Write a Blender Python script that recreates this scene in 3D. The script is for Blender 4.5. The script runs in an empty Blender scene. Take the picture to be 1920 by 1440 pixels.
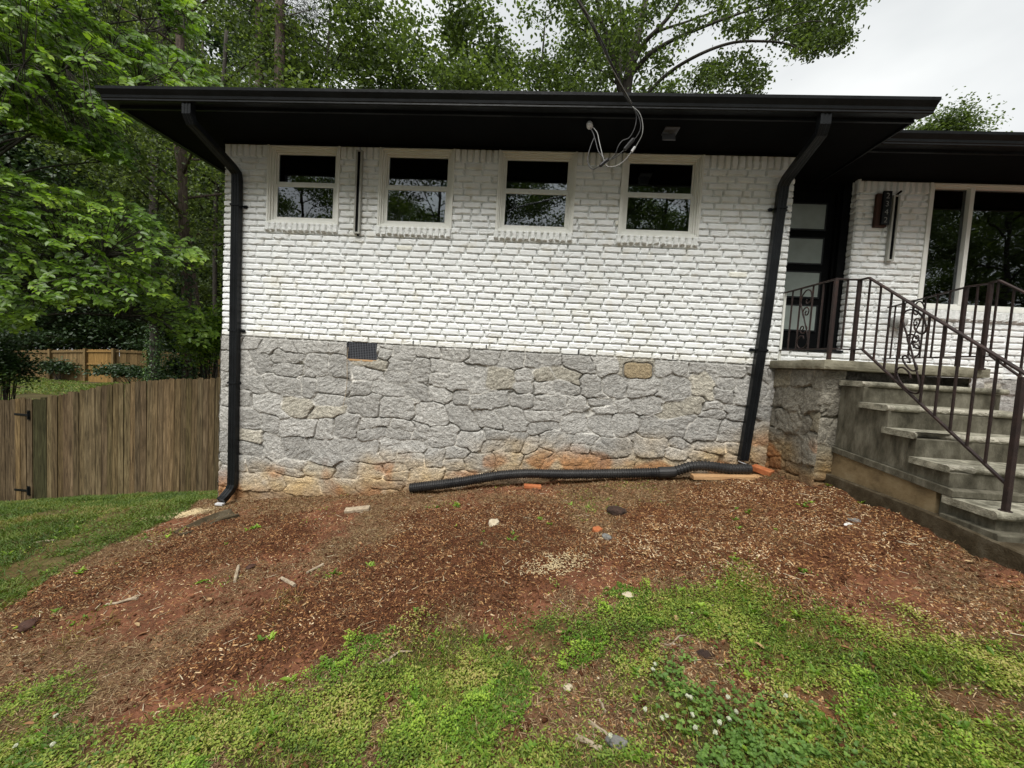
import bpy, bmesh, math, random
import numpy as np
from mathutils import Vector, Matrix

sc = bpy.context.scene
COL = sc.collection
rng = np.random.default_rng(7)
random.seed(7)

# ------------------------------------------------------------------ camera
CX, CY, CZ = 3.8134, -4.5153, -0.1397          # world: X along the wall, Y into the house, Z=0 at the foot of the brick
YAW, PITCH, ROLL, FPX = -0.064707, -0.053397, 0.058079, 740.0

def cam_axes():
    f = np.array([math.sin(YAW)*math.cos(PITCH), math.cos(YAW)*math.cos(PITCH), math.sin(PITCH)])
    r = np.array([math.cos(YAW), -math.sin(YAW), 0.0]); u = np.cross(r, f)
    c, s = math.cos(ROLL), math.sin(ROLL)
    return c*r+s*u, -s*r+c*u, f
CR, CU, CF = cam_axes()
cd = bpy.data.cameras.new('camera'); cam = bpy.data.objects.new('camera', cd); COL.objects.link(cam)
cam.matrix_world = Matrix(((CR[0], CU[0], -CF[0], CX), (CR[1], CU[1], -CF[1], CY), (CR[2], CU[2], -CF[2], CZ), (0, 0, 0, 1)))
cd.sensor_fit = 'HORIZONTAL'; cd.sensor_width = 36.0; cd.lens = FPX/1920*36.0
cd.clip_start = 0.05; cd.clip_end = 500
sc.camera = cam

# ------------------------------------------------------------------ sky, sun, exposure
SUN_EL, SUN_AZ = math.radians(56), math.radians(190)    # azimuth from +Y, clockwise: in front of the wall
w = bpy.data.worlds.new("World"); sc.world = w; w.use_nodes = True
nt = w.node_tree; bg = nt.nodes['Background']
sky = nt.nodes.new('ShaderNodeTexSky'); sky.sky_type = 'NISHITA'; sky.sun_disc = False
sky.sun_elevation = SUN_EL; sky.sun_rotation = SUN_AZ; sky.dust_density = 4; sky.air_density = 1.0
hs = nt.nodes.new('ShaderNodeHueSaturation'); hs.inputs['Saturation'].default_value = 0.08
tc = nt.nodes.new('ShaderNodeTexCoord'); mp = nt.nodes.new('ShaderNodeMapping')
mp.inputs['Scale'].default_value = (1.0, 1.0, 2.2)
nz = nt.nodes.new('ShaderNodeTexNoise'); nz.inputs['Scale'].default_value = 1.6; nz.inputs['Detail'].default_value = 5
cr = nt.nodes.new('ShaderNodeValToRGB')
cr.color_ramp.elements[0].position = 0.32; cr.color_ramp.elements[0].color = (2.15, 2.28, 2.36, 1)
cr.color_ramp.elements[1].position = 0.66; cr.color_ramp.elements[1].color = (3.6, 3.68, 3.66, 1)
mx = nt.nodes.new('ShaderNodeMix'); mx.data_type = 'RGBA'; mx.inputs['Factor'].default_value = 0.85   # overcast layer over the clear sky
L = nt.links.new
L(sky.outputs[0], hs.inputs['Color']); L(tc.outputs['Generated'], mp.inputs[0]); L(mp.outputs[0], nz.inputs['Vector'])
L(nz.outputs['Fac'], cr.inputs[0]); L(hs.outputs[0], mx.inputs['A']); L(cr.outputs[0], mx.inputs['B'])
L(mx.outputs['Result'], bg.inputs['Color']); bg.inputs['Strength'].default_value = 0.088
sl = bpy.data.lights.new('sun', 'SUN'); sl.energy = 1.5; sl.angle = math.radians(42); sl.color = (1.0, 0.975, 0.93)
so = bpy.data.objects.new('sun', sl); COL.objects.link(so)
sd = Vector((math.sin(SUN_AZ)*math.cos(SUN_EL), math.cos(SUN_AZ)*math.cos(SUN_EL), math.sin(SUN_EL)))
so.rotation_euler = sd.to_track_quat('Z', 'Y').to_euler(); so.location = (3, -10, 12)
sc.view_settings.view_transform = 'Standard'; sc.view_settings.look = 'None'
sc.view_settings.exposure = 1.7; sc.view_settings.gamma = 1.0
sc.cycles.max_bounces = 8; sc.cycles.transparent_max_bounces = 12

# ------------------------------------------------------------------ small maths
def at(px, py, Y):
    """point of the depth plane Y seen at pixel (px,py) of the 1920x1440 photo"""
    d = CF + CR*(px-960)/FPX - CU*(py-720)/FPX
    t = (Y-CY)/d[1]
    return np.array([CX, CY, CZ]) + t*d
def sstep(a, b, x):
    t = np.clip((x-a)/(b-a), 0, 1); return t*t*(3-2*t)
_tab = rng.random((256, 256))
def vnoise(x, y, s=0):
    x = np.asarray(x, float)+s*17.31; y = np.asarray(y, float)+s*9.73
    xi = np.floor(x).astype(int); yi = np.floor(y).astype(int); fx = x-xi; fy = y-yi
    fx = fx*fx*(3-2*fx); fy = fy*fy*(3-2*fy)
    a = _tab[xi & 255, yi & 255]; b = _tab[(xi+1) & 255, yi & 255]; c = _tab[xi & 255, (yi+1) & 255]; d = _tab[(xi+1) & 255, (yi+1) & 255]
    return (a*(1-fx)+b*fx)*(1-fy)+(c*(1-fx)+d*fx)*fy
def fbm(x, y, o=4, s=0):
    r = 0; a = 0.5; n = 0
    for i in range(o):
        r = r+a*vnoise(x*2**i, y*2**i, s+i*3); n += a; a *= 0.5
    return r/n          # 0..1

GX = [-60, -30, -6, 0.14, 3.2, 6.14, 6.5, 9, 60]; GZ = [-3.4, -2.95, -2.86, -2.04, -1.60, -1.215, -1.09, -1.02, -0.9]
def gz(x, y):
    x = np.asarray(x, float); y = np.asarray(y, float)
    b = np.interp(x, GX, GZ)
    b = b+np.where(y < 0, 0.02*np.maximum(y, -12), -0.21*np.clip(y, 0, 2.4))
    t = sstep(3, 14, y)
    return b*(1-t)+t*(-3.0+0.03*(np.clip(x, -40, 10)+26)*(x > -26))
def gnd(x, y):
    z = gz(x, y)
    near = (np.abs(np.asarray(y)+2) < 8)
    z = z+(fbm(x*0.9, y*0.9, 3, 5)-0.5)*0.10*near+(fbm(x*5, y*5, 4, 11)-0.5)*0.045*near
    return z
def G(px, py):
    """point of the ground seen at a pixel of the photo"""
    d = CF + CR*(px-960)/FPX - CU*(py-720)/FPX
    o = np.array([CX, CY, CZ]); t = 1.2
    for _ in range(400):
        p = o+t*d
        if p[2] < gz(p[0], p[1]): break
        t += 0.02
    return float(p[0]), float(p[1])

# ------------------------------------------------------------------ materials
def mat(name, color=(0.5, 0.5, 0.5), rough=0.7, spec=0.5, metal=0.0):
    m = bpy.data.materials.new(name); m.use_nodes = True
    b = m.node_tree.nodes['Principled BSDF']
    b.inputs['Base Color'].default_value = (*color, 1); b.inputs['Roughness'].default_value = rough
    b.inputs['Specular IOR Level'].default_value = spec; b.inputs['Metallic'].default_value = metal
    return m
def nodes(m):
    return m.node_tree.nodes, m.node_tree.links.new, m.node_tree.nodes['Principled BSDF']
def ramp(N, stops, interp='LINEAR'):
    r = N.new('ShaderNodeValToRGB'); e = r.color_ramp.elements
    while len(e) < len(stops): e.new(0.5)
    for i, (p, c) in enumerate(stops):
        e[i].position = p; e[i].color = (*c, 1)
    r.color_ramp.interpolation = interp
    return r
def noisemat(name, stops, scale=8, detail=6, rough=0.8, bump=0.3, bscale=60, spec=0.3, stretch=None, dist=0.01):
    """colour ramp over object-space noise, with bump"""
    m = mat(name, rough=rough, spec=spec); N, Lk, b = nodes(m)
    t = N.new('ShaderNodeTexCoord'); mpn = N.new('ShaderNodeMapping'); Lk(t.outputs['Object'], mpn.inputs[0])
    if stretch: mpn.inputs['Scale'].default_value = stretch
    n = N.new('ShaderNodeTexNoise'); n.inputs['Scale'].default_value = scale; n.inputs['Detail'].default_value = detail; n.inputs['Roughness'].default_value = 0.65
    Lk(mpn.outputs[0], n.inputs['Vector']); r = ramp(N, stops); Lk(n.outputs['Fac'], r.inputs[0]); Lk(r.outputs[0], b.inputs['Base Color'])
    if bump:
        n2 = N.new('ShaderNodeTexNoise'); n2.inputs['Scale'].default_value = bscale; n2.inputs['Detail'].default_value = 5
        Lk(mpn.outputs[0], n2.inputs['Vector']); bu = N.new('ShaderNodeBump'); bu.inputs['Strength'].default_value = bump; bu.inputs['Distance'].default_value = dist
        Lk(n2.outputs['Fac'], bu.inputs['Height']); Lk(bu.outputs[0], b.inputs['Normal'])
    return m
def attrmat(name, rough=0.8, spec=0.3, attr='tint', bump=0.0, bscale=120, vary=0.0, vscale=30):
    """base colour straight from a per-vertex albedo attribute, slightly varied by noise"""
    m = mat(name, rough=rough, spec=spec); N, Lk, b = nodes(m)
    a = N.new('ShaderNodeAttribute'); a.attribute_name = attr
    out = a.outputs['Color']; t = N.new('ShaderNodeTexCoord')
    if vary:
        n = N.new('ShaderNodeTexNoise'); n.inputs['Scale'].default_value = vscale; n.inputs['Detail'].default_value = 6; n.inputs['Roughness'].default_value = 0.7
        Lk(t.outputs['Object'], n.inputs['Vector'])
        mr = N.new('ShaderNodeMapRange'); mr.inputs['From Min'].default_value = 0.25; mr.inputs['From Max'].default_value = 0.75
        mr.inputs['To Min'].default_value = 1-vary; mr.inputs['To Max'].default_value = 1+vary; Lk(n.outputs['Fac'], mr.inputs['Value'])
        mu = N.new('ShaderNodeVectorMath'); mu.operation = 'SCALE'; Lk(out, mu.inputs[0]); Lk(mr.outputs[0], mu.inputs['Scale']); out = mu.outputs[0]
    Lk(out, b.inputs['Base Color'])
    if bump:
        n2 = N.new('ShaderNodeTexNoise'); n2.inputs['Scale'].default_value = bscale; n2.inputs['Detail'].default_value = 5
        Lk(t.outputs['Object'], n2.inputs['Vector']); bu = N.new('ShaderNodeBump'); bu.inputs['Strength'].default_value = bump; bu.inputs['Distance'].default_value = 0.006
        Lk(n2.outputs['Fac'], bu.inputs['Height']); Lk(bu.outputs[0], b.inputs['Normal'])
    return m
def leafmat(name, stops, trans=0.35, rough=0.45, spec=0.35):
    """leaf with colour picked by the per-leaf attribute 'rnd', part translucent"""
    m = bpy.data.materials.new(name); m.use_nodes = True; N = m.node_tree.nodes; Lk = m.node_tree.links.new
    b = N['Principled BSDF']; o = N['Material Output']; b.inputs['Roughness'].default_value = rough; b.inputs['Specular IOR Level'].default_value = spec
    a = N.new('ShaderNodeAttribute'); a.attribute_name = 'rnd'; r = ramp(N, stops); Lk(a.outputs['Fac'], r.inputs[0]); Lk(r.outputs[0], b.inputs['Base Color'])
    t = N.new('ShaderNodeBsdfTranslucent'); mu = N.new('ShaderNodeMix'); mu.data_type = 'RGBA'; mu.blend_type = 'MULTIPLY'; mu.inputs['Factor'].default_value = 1
    mu.inputs['B'].default_value = (1.25, 1.3, 0.55, 1); Lk(r.outputs[0], mu.inputs['A']); Lk(mu.outputs['Result'], t.inputs['Color'])
    ms = N.new('ShaderNodeMixShader'); ms.inputs[0].default_value = trans; Lk(b.outputs[0], ms.inputs[1]); Lk(t.outputs[0], ms.inputs[2]); Lk(ms.outputs[0], o.inputs[0])
    return m

M = {}
M['brick'] = attrmat('white_painted_brick', rough=0.55, spec=0.35, bump=0.25, bscale=140, vary=0.03, vscale=14)
M['stone'] = attrmat('granite_stone', rough=0.9, spec=0.2, bump=1.0, bscale=75, vary=0.5, vscale=55)
for _n in M['stone'].node_tree.nodes:
    if _n.type == 'BUMP': _n.inputs['Distance'].default_value = 0.014
M['trim'] = noisemat('white_vinyl_trim', [(0.3, (0.70, 0.70, 0.64)), (0.7, (0.78, 0.78, 0.73))], 5, 4, 0.4, 0.05, 40)
M['black'] = noisemat('black_painted_metal', [(0.3, (0.004, 0.0045, 0.005)), (0.75, (0.011, 0.0125, 0.014))], 6, 5, 0.36, 0.2, 18, spec=0.22)
M['soffit'] = noisemat('black_painted_board', [(0.3, (0.0025, 0.0028, 0.003)), (0.75, (0.005, 0.0055, 0.006))], 3, 4, 0.75, 0.15, 25, spec=0.06)
M['shingle'] = noisemat('asphalt_shingle', [(0.3, (0.02, 0.02, 0.022)), (0.7, (0.06, 0.06, 0.065))], 40, 3, 0.95, 0.5, 80)
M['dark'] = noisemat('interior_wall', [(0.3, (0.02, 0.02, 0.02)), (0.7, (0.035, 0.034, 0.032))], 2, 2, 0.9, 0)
M['frost'] = noisemat('frosted_glass', [(0.3, (0.19, 0.22, 0.20)), (0.7, (0.25, 0.29, 0.27))], 3, 3, 0.25, 0.02, 50, spec=0.6)
M['conc'] = noisemat('porch_concrete', [(0.25, (0.12, 0.11, 0.078)), (0.5, (0.23, 0.212, 0.155)), (0.75, (0.34, 0.315, 0.24))], 7, 9, 0.92, 0.6, 90, spec=0.15, dist=0.008)
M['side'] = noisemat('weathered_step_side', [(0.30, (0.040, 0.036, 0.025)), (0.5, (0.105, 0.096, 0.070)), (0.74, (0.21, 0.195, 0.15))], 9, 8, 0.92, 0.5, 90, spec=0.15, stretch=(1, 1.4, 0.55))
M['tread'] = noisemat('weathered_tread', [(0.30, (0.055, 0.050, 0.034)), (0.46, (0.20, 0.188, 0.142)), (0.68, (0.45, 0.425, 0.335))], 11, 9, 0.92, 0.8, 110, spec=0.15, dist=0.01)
M['chip'] = noisemat('broken_concrete', [(0.25, (0.2, 0.18, 0.14)), (0.7, (0.5, 0.47, 0.38))], 30, 6, 0.95, 1.0, 120)
M['kerb'] = noisemat('dirty_kerb', [(0.25, (0.025, 0.019, 0.011)), (0.5, (0.065, 0.050, 0.030)), (0.78, (0.14, 0.12, 0.085))], 8, 8, 0.95, 0.6, 90, spec=0.1)
M['panel'] = noisemat('stained_plaster', [(0.28, (0.075, 0.052, 0.026)), (0.5, (0.20, 0.145, 0.075)), (0.75, (0.31, 0.25, 0.15))], 4, 7, 0.9, 0.2, 60, stretch=(1, 1, 1.6))
M['rust'] = noisemat('rusty_brown_iron', [(0.3, (0.014, 0.009, 0.008)), (0.58, (0.030, 0.017, 0.014)), (0.85, (0.085, 0.034, 0.020))], 14, 6, 0.6, 0.4, 120)
M['pipe'] = noisemat('black_drain_pipe', [(0.3, (0.012, 0.012, 0.013)), (0.8, (0.04, 0.038, 0.036))], 5, 5, 0.45, 0.1, 40)
M['bare'] = noisemat('bare_metal', [(0.3, (0.45, 0.45, 0.46)), (0.7, (0.7, 0.7, 0.7))], 8, 4, 0.4, 0.1, 40)
M['alu'] = noisemat('brushed_aluminium', [(0.3, (0.30, 0.30, 0.27)), (0.7, (0.42, 0.42, 0.38))], 8, 4, 0.4, 0.05, 60)
M['mesh'] = mat('vent_mesh', (0.10, 0.105, 0.12), 0.5)
M['path'] = noisemat('path_concrete', [(0.25, (0.14, 0.13, 0.10)), (0.5, (0.30, 0.29, 0.24)), (0.75, (0.46, 0.45, 0.38))], 12, 9, 0.95, 0.6, 130)
M['lumber'] = noisemat('sawn_lumber', [(0.3, (0.36, 0.20, 0.09)), (0.7, (0.58, 0.37, 0.19))], 10, 6, 0.8, 0.3, 80, stretch=(0.2, 1, 1))
M['redbrick'] = noisemat('orange_brick', [(0.3, (0.33, 0.09, 0.03)), (0.7, (0.52, 0.20, 0.08))], 12, 6, 0.9, 0.5, 90)
M['rock'] = noisemat('pale_rock', [(0.3, (0.40, 0.33, 0.22)), (0.7, (0.66, 0.58, 0.44))], 18, 6, 0.9, 0.7, 80)
M['greyrock'] = noisemat('grey_rock', [(0.3, (0.10, 0.10, 0.095)), (0.7, (0.27, 0.26, 0.24))], 18, 6, 0.9, 0.7, 80)
M['clod'] = noisemat('dark_clod', [(0.3, (0.02, 0.013, 0.01)), (0.7, (0.06, 0.035, 0.025))], 25, 6, 0.95, 0.8, 80)
M['stick'] = noisemat('dead_wood', [(0.3, (0.20, 0.15, 0.10)), (0.7, (0.52, 0.43, 0.31))], 20, 6, 0.9, 0.5, 90)
M['white'] = noisemat('white_plastic', [(0.3, (0.55, 0.55, 0.53)), (0.7, (0.8, 0.8, 0.78))], 20, 4, 0.6, 0.2, 60)
M['bark'] = noisemat('grey_brown_bark', [(0.3, (0.035, 0.026, 0.020)), (0.55, (0.10, 0.075, 0.058)), (0.8, (0.19, 0.145, 0.115))], 9, 8, 0.95, 0.9, 22, stretch=(3, 3, 0.5), dist=0.03)
M['barkdark'] = noisemat('dark_bark', [(0.3, (0.018, 0.016, 0.013)), (0.8, (0.075, 0.065, 0.052))], 9, 8, 0.95, 0.8, 30, stretch=(3, 3, 0.5), dist=0.02)
M['cable'] = mat('cable_rubber', (0.02, 0.02, 0.02), 0.5)
M['cablegrey'] = mat('cable_bare_neutral', (0.20, 0.20, 0.19), 0.4)
M['foam'] = noisemat('grey_foam', [(0.3, (0.25, 0.25, 0.24)), (0.7, (0.4, 0.4, 0.38))], 30, 5, 0.9, 0.4, 90)

def woodmat(name, stops, sc_=9):
    m = attrmat(name, rough=0.9, spec=0.15); N, Lk, b = nodes(m)
    a = [n for n in N if n.type == 'ATTRIBUTE'][0]; t = [n for n in N if n.type == 'TEX_COORD'][0]
    mpn = N.new('ShaderNodeMapping'); mpn.inputs['Scale'].default_value = (14, 14, 1.1); Lk(t.outputs['Object'], mpn.inputs[0])
    ad = N.new('ShaderNodeVectorMath'); ad.operation = 'ADD'; Lk(mpn.outputs[0], ad.inputs[0])
    sc2 = N.new('ShaderNodeVectorMath'); sc2.operation = 'SCALE'; sc2.inputs['Scale'].default_value = 40; Lk(a.outputs['Color'], sc2.inputs[0]); Lk(sc2.outputs[0], ad.inputs[1])
    n = N.new('ShaderNodeTexNoise'); n.inputs['Scale'].default_value = 2.2; n.inputs['Detail'].default_value = 7; n.inputs['Roughness'].default_value = 0.7; n.inputs['Distortion'].default_value = 0.6
    Lk(ad.outputs[0], n.inputs['Vector']); r = ramp(N, stops); Lk(n.outputs['Fac'], r.inputs[0])
    mu = N.new('ShaderNodeMix'); mu.data_type = 'RGBA'; mu.blend_type = 'MULTIPLY'; mu.inputs['Factor'].default_value = 1
    Lk(r.outputs[0], mu.inputs['A']); Lk(a.outputs['Color'], mu.inputs['B']); Lk(mu.outputs['Result'], b.inputs['Base Color'])
    bu = N.new('ShaderNodeBump'); bu.inputs['Strength'].default_value = 0.5; bu.inputs['Distance'].default_value = 0.006; Lk(n.outputs['Fac'], bu.inputs['Height']); Lk(bu.outputs[0], b.inputs['Normal'])
    return m
M['fence'] = woodmat('weathered_fence_wood', [(0.28, (0.024, 0.017, 0.010)), (0.45, (0.088, 0.066, 0.038)), (0.58, (0.155, 0.118, 0.070)), (0.78, (0.28, 0.225, 0.145))])
M['fencefar'] = woodmat('tan_fence_wood', [(0.25, (0.08, 0.055, 0.026)), (0.6, (0.19, 0.13, 0.062)), (0.8, (0.30, 0.215, 0.11))])
M['plaque'] = noisemat('red_brown_wood', [(0.3, (0.035, 0.016, 0.011)), (0.7, (0.075, 0.034, 0.022))], 9, 5, 0.7, 0.2, 60, stretch=(4, 4, 0.6))

def glassmat():
    m = bpy.data.materials.new('window_glass'); m.use_nodes = True; N = m.node_tree.nodes; Lk = m.node_tree.links.new
    o = N['Material Output']; N.remove(N['Principled BSDF'])
    g = N.new('ShaderNodeBsdfGlossy'); g.inputs['Roughness'].default_value = 0.01; g.inputs['Color'].default_value = (0.9, 0.95, 1, 1)
    t = N.new('ShaderNodeBsdfTransparent'); t.inputs['Color'].default_value = (0.45, 0.48, 0.47, 1)
    f = N.new('ShaderNodeFresnel'); f.inputs['IOR'].default_value = 2.2
    tc = N.new('ShaderNodeTexCoord'); n = N.new('ShaderNodeTexNoise'); n.inputs['Scale'].default_value = 4; n.inputs['Detail'].default_value = 1
    bu = N.new('ShaderNodeBump'); bu.inputs['Strength'].default_value = 0.03; bu.inputs['Distance'].default_value = 0.02
    Lk(tc.outputs['Object'], n.inputs['Vector']); Lk(n.outputs['Fac'], bu.inputs['Height']); Lk(bu.outputs[0], g.inputs['Normal'])
    ms = N.new('ShaderNodeMixShader'); Lk(f.outputs[0], ms.inputs[0]); Lk(t.outputs[0], ms.inputs[1]); Lk(g.outputs[0], ms.inputs[2]); Lk(ms.outputs[0], o.inputs[0])
    return m
M['glass'] = glassmat()

# ------------------------------------------------------------------ object helpers
ORG = {}
def tag(o, label=None, cat=None, group=None, kind=None):
    if label: o['label'] = label
    if cat: o['category'] = cat
    if group: o['group'] = group
    if kind: o['kind'] = kind
    return o
def empty(name, loc, label, cat, group=None):
    o = bpy.data.objects.new(name, None); COL.objects.link(o); o.location = loc; o.empty_display_size = 0.1
    ORG[o.name] = np.array(loc, float); return tag(o, label, cat, group)
def npmesh(name, V, F, m, parent=None, attrs=None, smooth=False, origin=None):
    """V (n,3); F list of equal-length rows or numpy (k,3|4); attrs: {'rnd': (n,), 'tint': (n,3)}"""
    V = np.asarray(V, float)
    if parent is not None: org = ORG[parent.name]
    elif origin is not None: org = np.array(origin, float)
    else: org = np.array([(V[:, 0].min()+V[:, 0].max())/2, (V[:, 1].min()+V[:, 1].max())/2, V[:, 2].min()])
    me = bpy.data.meshes.new(name)
    if isinstance(F, np.ndarray):
        k, s = F.shape
        me.vertices.add(len(V)); me.vertices.foreach_set('co', (V-org).astype(np.float32).ravel())
        me.loops.add(k*s); me.loops.foreach_set('vertex_index', F.astype(np.int32).ravel())
        me.polygons.add(k); me.polygons.foreach_set('loop_start', np.arange(k, dtype=np.int32)*s)
        me.update(calc_edges=True)
    else:
        me.from_pydata([tuple(v) for v in (V-org)], [], F)
    if attrs:
        for an, av in attrs.items():
            av = np.asarray(av, np.float32)
            if av.ndim == 1:
                a = me.attributes.new(an, 'FLOAT', 'POINT'); a.data.foreach_set('value', av)
            else:
                a = me.attributes.new(an, 'FLOAT_COLOR', 'POINT')
                a.data.foreach_set('color', np.concatenate([av, np.ones((len(av), 1), np.float32)], 1).ravel())
    if smooth: me.polygons.foreach_set('use_smooth', np.ones(len(me.polygons), bool))
    me.materials.append(m)
    o = bpy.data.objects.new(name, me); COL.objects.link(o)
    if parent is not None: o.parent = parent
    else: o.location = org
    ORG[o.name] = org
    return o
class MB:
    def __init__(s): s.v = []; s.f = []; s.t = []; s.cur = (1, 1, 1)
    def add(s, vs, fs):
        n = len(s.v); s.v += [tuple(map(float, q)) for q in vs]; s.f += [tuple(i+n for i in f) for f in fs]; s.t += [s.cur]*len(vs); return s
    def box(s, x0, x1, y0, y1, z0, z1):
        return s.add([(x0, y0, z0), (x1, y0, z0), (x1, y1, z0), (x0, y1, z0), (x0, y0, z1), (x1, y0, z1), (x1, y1, z1), (x0, y1, z1)],
                     [(0, 3, 2, 1), (4, 5, 6, 7), (0, 1, 5, 4), (1, 2, 6, 5), (2, 3, 7, 6), (3, 0, 4, 7)])
    def obox(s, c, size, R=None):
        c = np.array(c, float); h = np.array(size, float)/2
        P = np.array([(x, y, z) for z in (-1, 1) for x, y in ((-1, -1), (1, -1), (1, 1), (-1, 1))])*h
        if R is not None: P = P @ np.array(R).T
        return s.add(P+c, [(0, 3, 2, 1), (4, 5, 6, 7), (0, 1, 5, 4), (1, 2, 6, 5), (2, 3, 7, 6), (3, 0, 4, 7)])
    def sweep(s, pts, prof, up=(0, 0, 1), closed=True, scales=None):
        """profile (u: sideways, v: up) carried along pts"""
        P = [Vector(p) for p in pts]; n = len(P); k = len(prof); vs = []
        for i, p in enumerate(P):
            d = (P[min(i+1, n-1)]-P[max(i-1, 0)]).normalized(); u = Vector(up)
            if abs(d.dot(u)) > 0.97: u = Vector((0, 1, 0)) if abs(d.y) < 0.9 else Vector((1, 0, 0))
            side = d.cross(u).normalized(); vv = side.cross(d).normalized(); q = scales[i] if scales is not None else 1
            vs += [p+side*a*q+vv*b*q for a, b in prof]
        fs = [(i*k+j, i*k+(j+1) % k, (i+1)*k+(j+1) % k, (i+1)*k+j) for i in range(n-1) for j in range(k)]
        if closed: fs += [tuple(reversed(range(k))), tuple((n-1)*k+j for j in range(k))]
        return s.add(vs, fs)
    def tube(s, pts, r, n=8):
        if not hasattr(r, '__len__'): r = [r]*len(pts)
        return s.sweep(pts, [(math.cos(2*PI*j/n), math.sin(2*PI*j/n)) for j in range(n)], scales=r)
    def bar(s, a, b, w_, h_, up=(0, 0, 1)):
        return s.sweep([a, b], [(-w_/2, -h_/2), (w_/2, -h_/2), (w_/2, h_/2), (-w_/2, h_/2)], up)
    def build(s, name, m, parent=None, smooth=False, bevel=0, attr=False, origin=None):
        o = npmesh(name, np.array(s.v), s.f, m, parent, {'tint': np.array(s.t)} if attr else None, smooth, origin)
        bm = bmesh.new(); bm.from_mesh(o.data); bmesh.ops.recalc_face_normals(bm, faces=bm.faces); bm.to_mesh(o.data); bm.free()
        if bevel:
            bv = o.modifiers.new('bevel', 'BEVEL'); bv.width = bevel; bv.segments = 2; bv.limit_method = 'ANGLE'
        return o
PI = math.pi
def field_mesh(name, X, Z, H, T, mask, m, parent, plane='Y', base=0.0, sgn=-1, extra=None):
    """height field over a vertical plane. plane 'Y': (X,Z) at Y=base+sgn*H ; plane 'X': (Y,Z) at X=base+sgn*H"""
    nx, nz_ = len(X), len(Z); XX, ZZ = np.meshgrid(X, Z, indexing='ij')
    D = base+sgn*H
    V = np.stack([XX, D, ZZ], -1) if plane == 'Y' else np.stack([D, XX, ZZ], -1)
    V = V.reshape(-1, 3); I = np.arange(nx*nz_).reshape(nx, nz_)
    cm = mask[:-1, :-1] & mask[1:, :-1] & mask[1:, 1:] & mask[:-1, 1:]
    F = np.stack([I[:-1, :-1], I[1:, :-1], I[1:, 1:], I[:-1, 1:]], -1)[cm]
    if (plane == 'X' and sgn < 0): F = F[:, ::-1]
    used = np.unique(F); re = np.full(nx*nz_, -1); re[used] = np.arange(len(used))
    return npmesh(name, V[used], re[F], m, parent, {'tint': T.reshape(-1, 3)[used]}, smooth=True)

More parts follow.
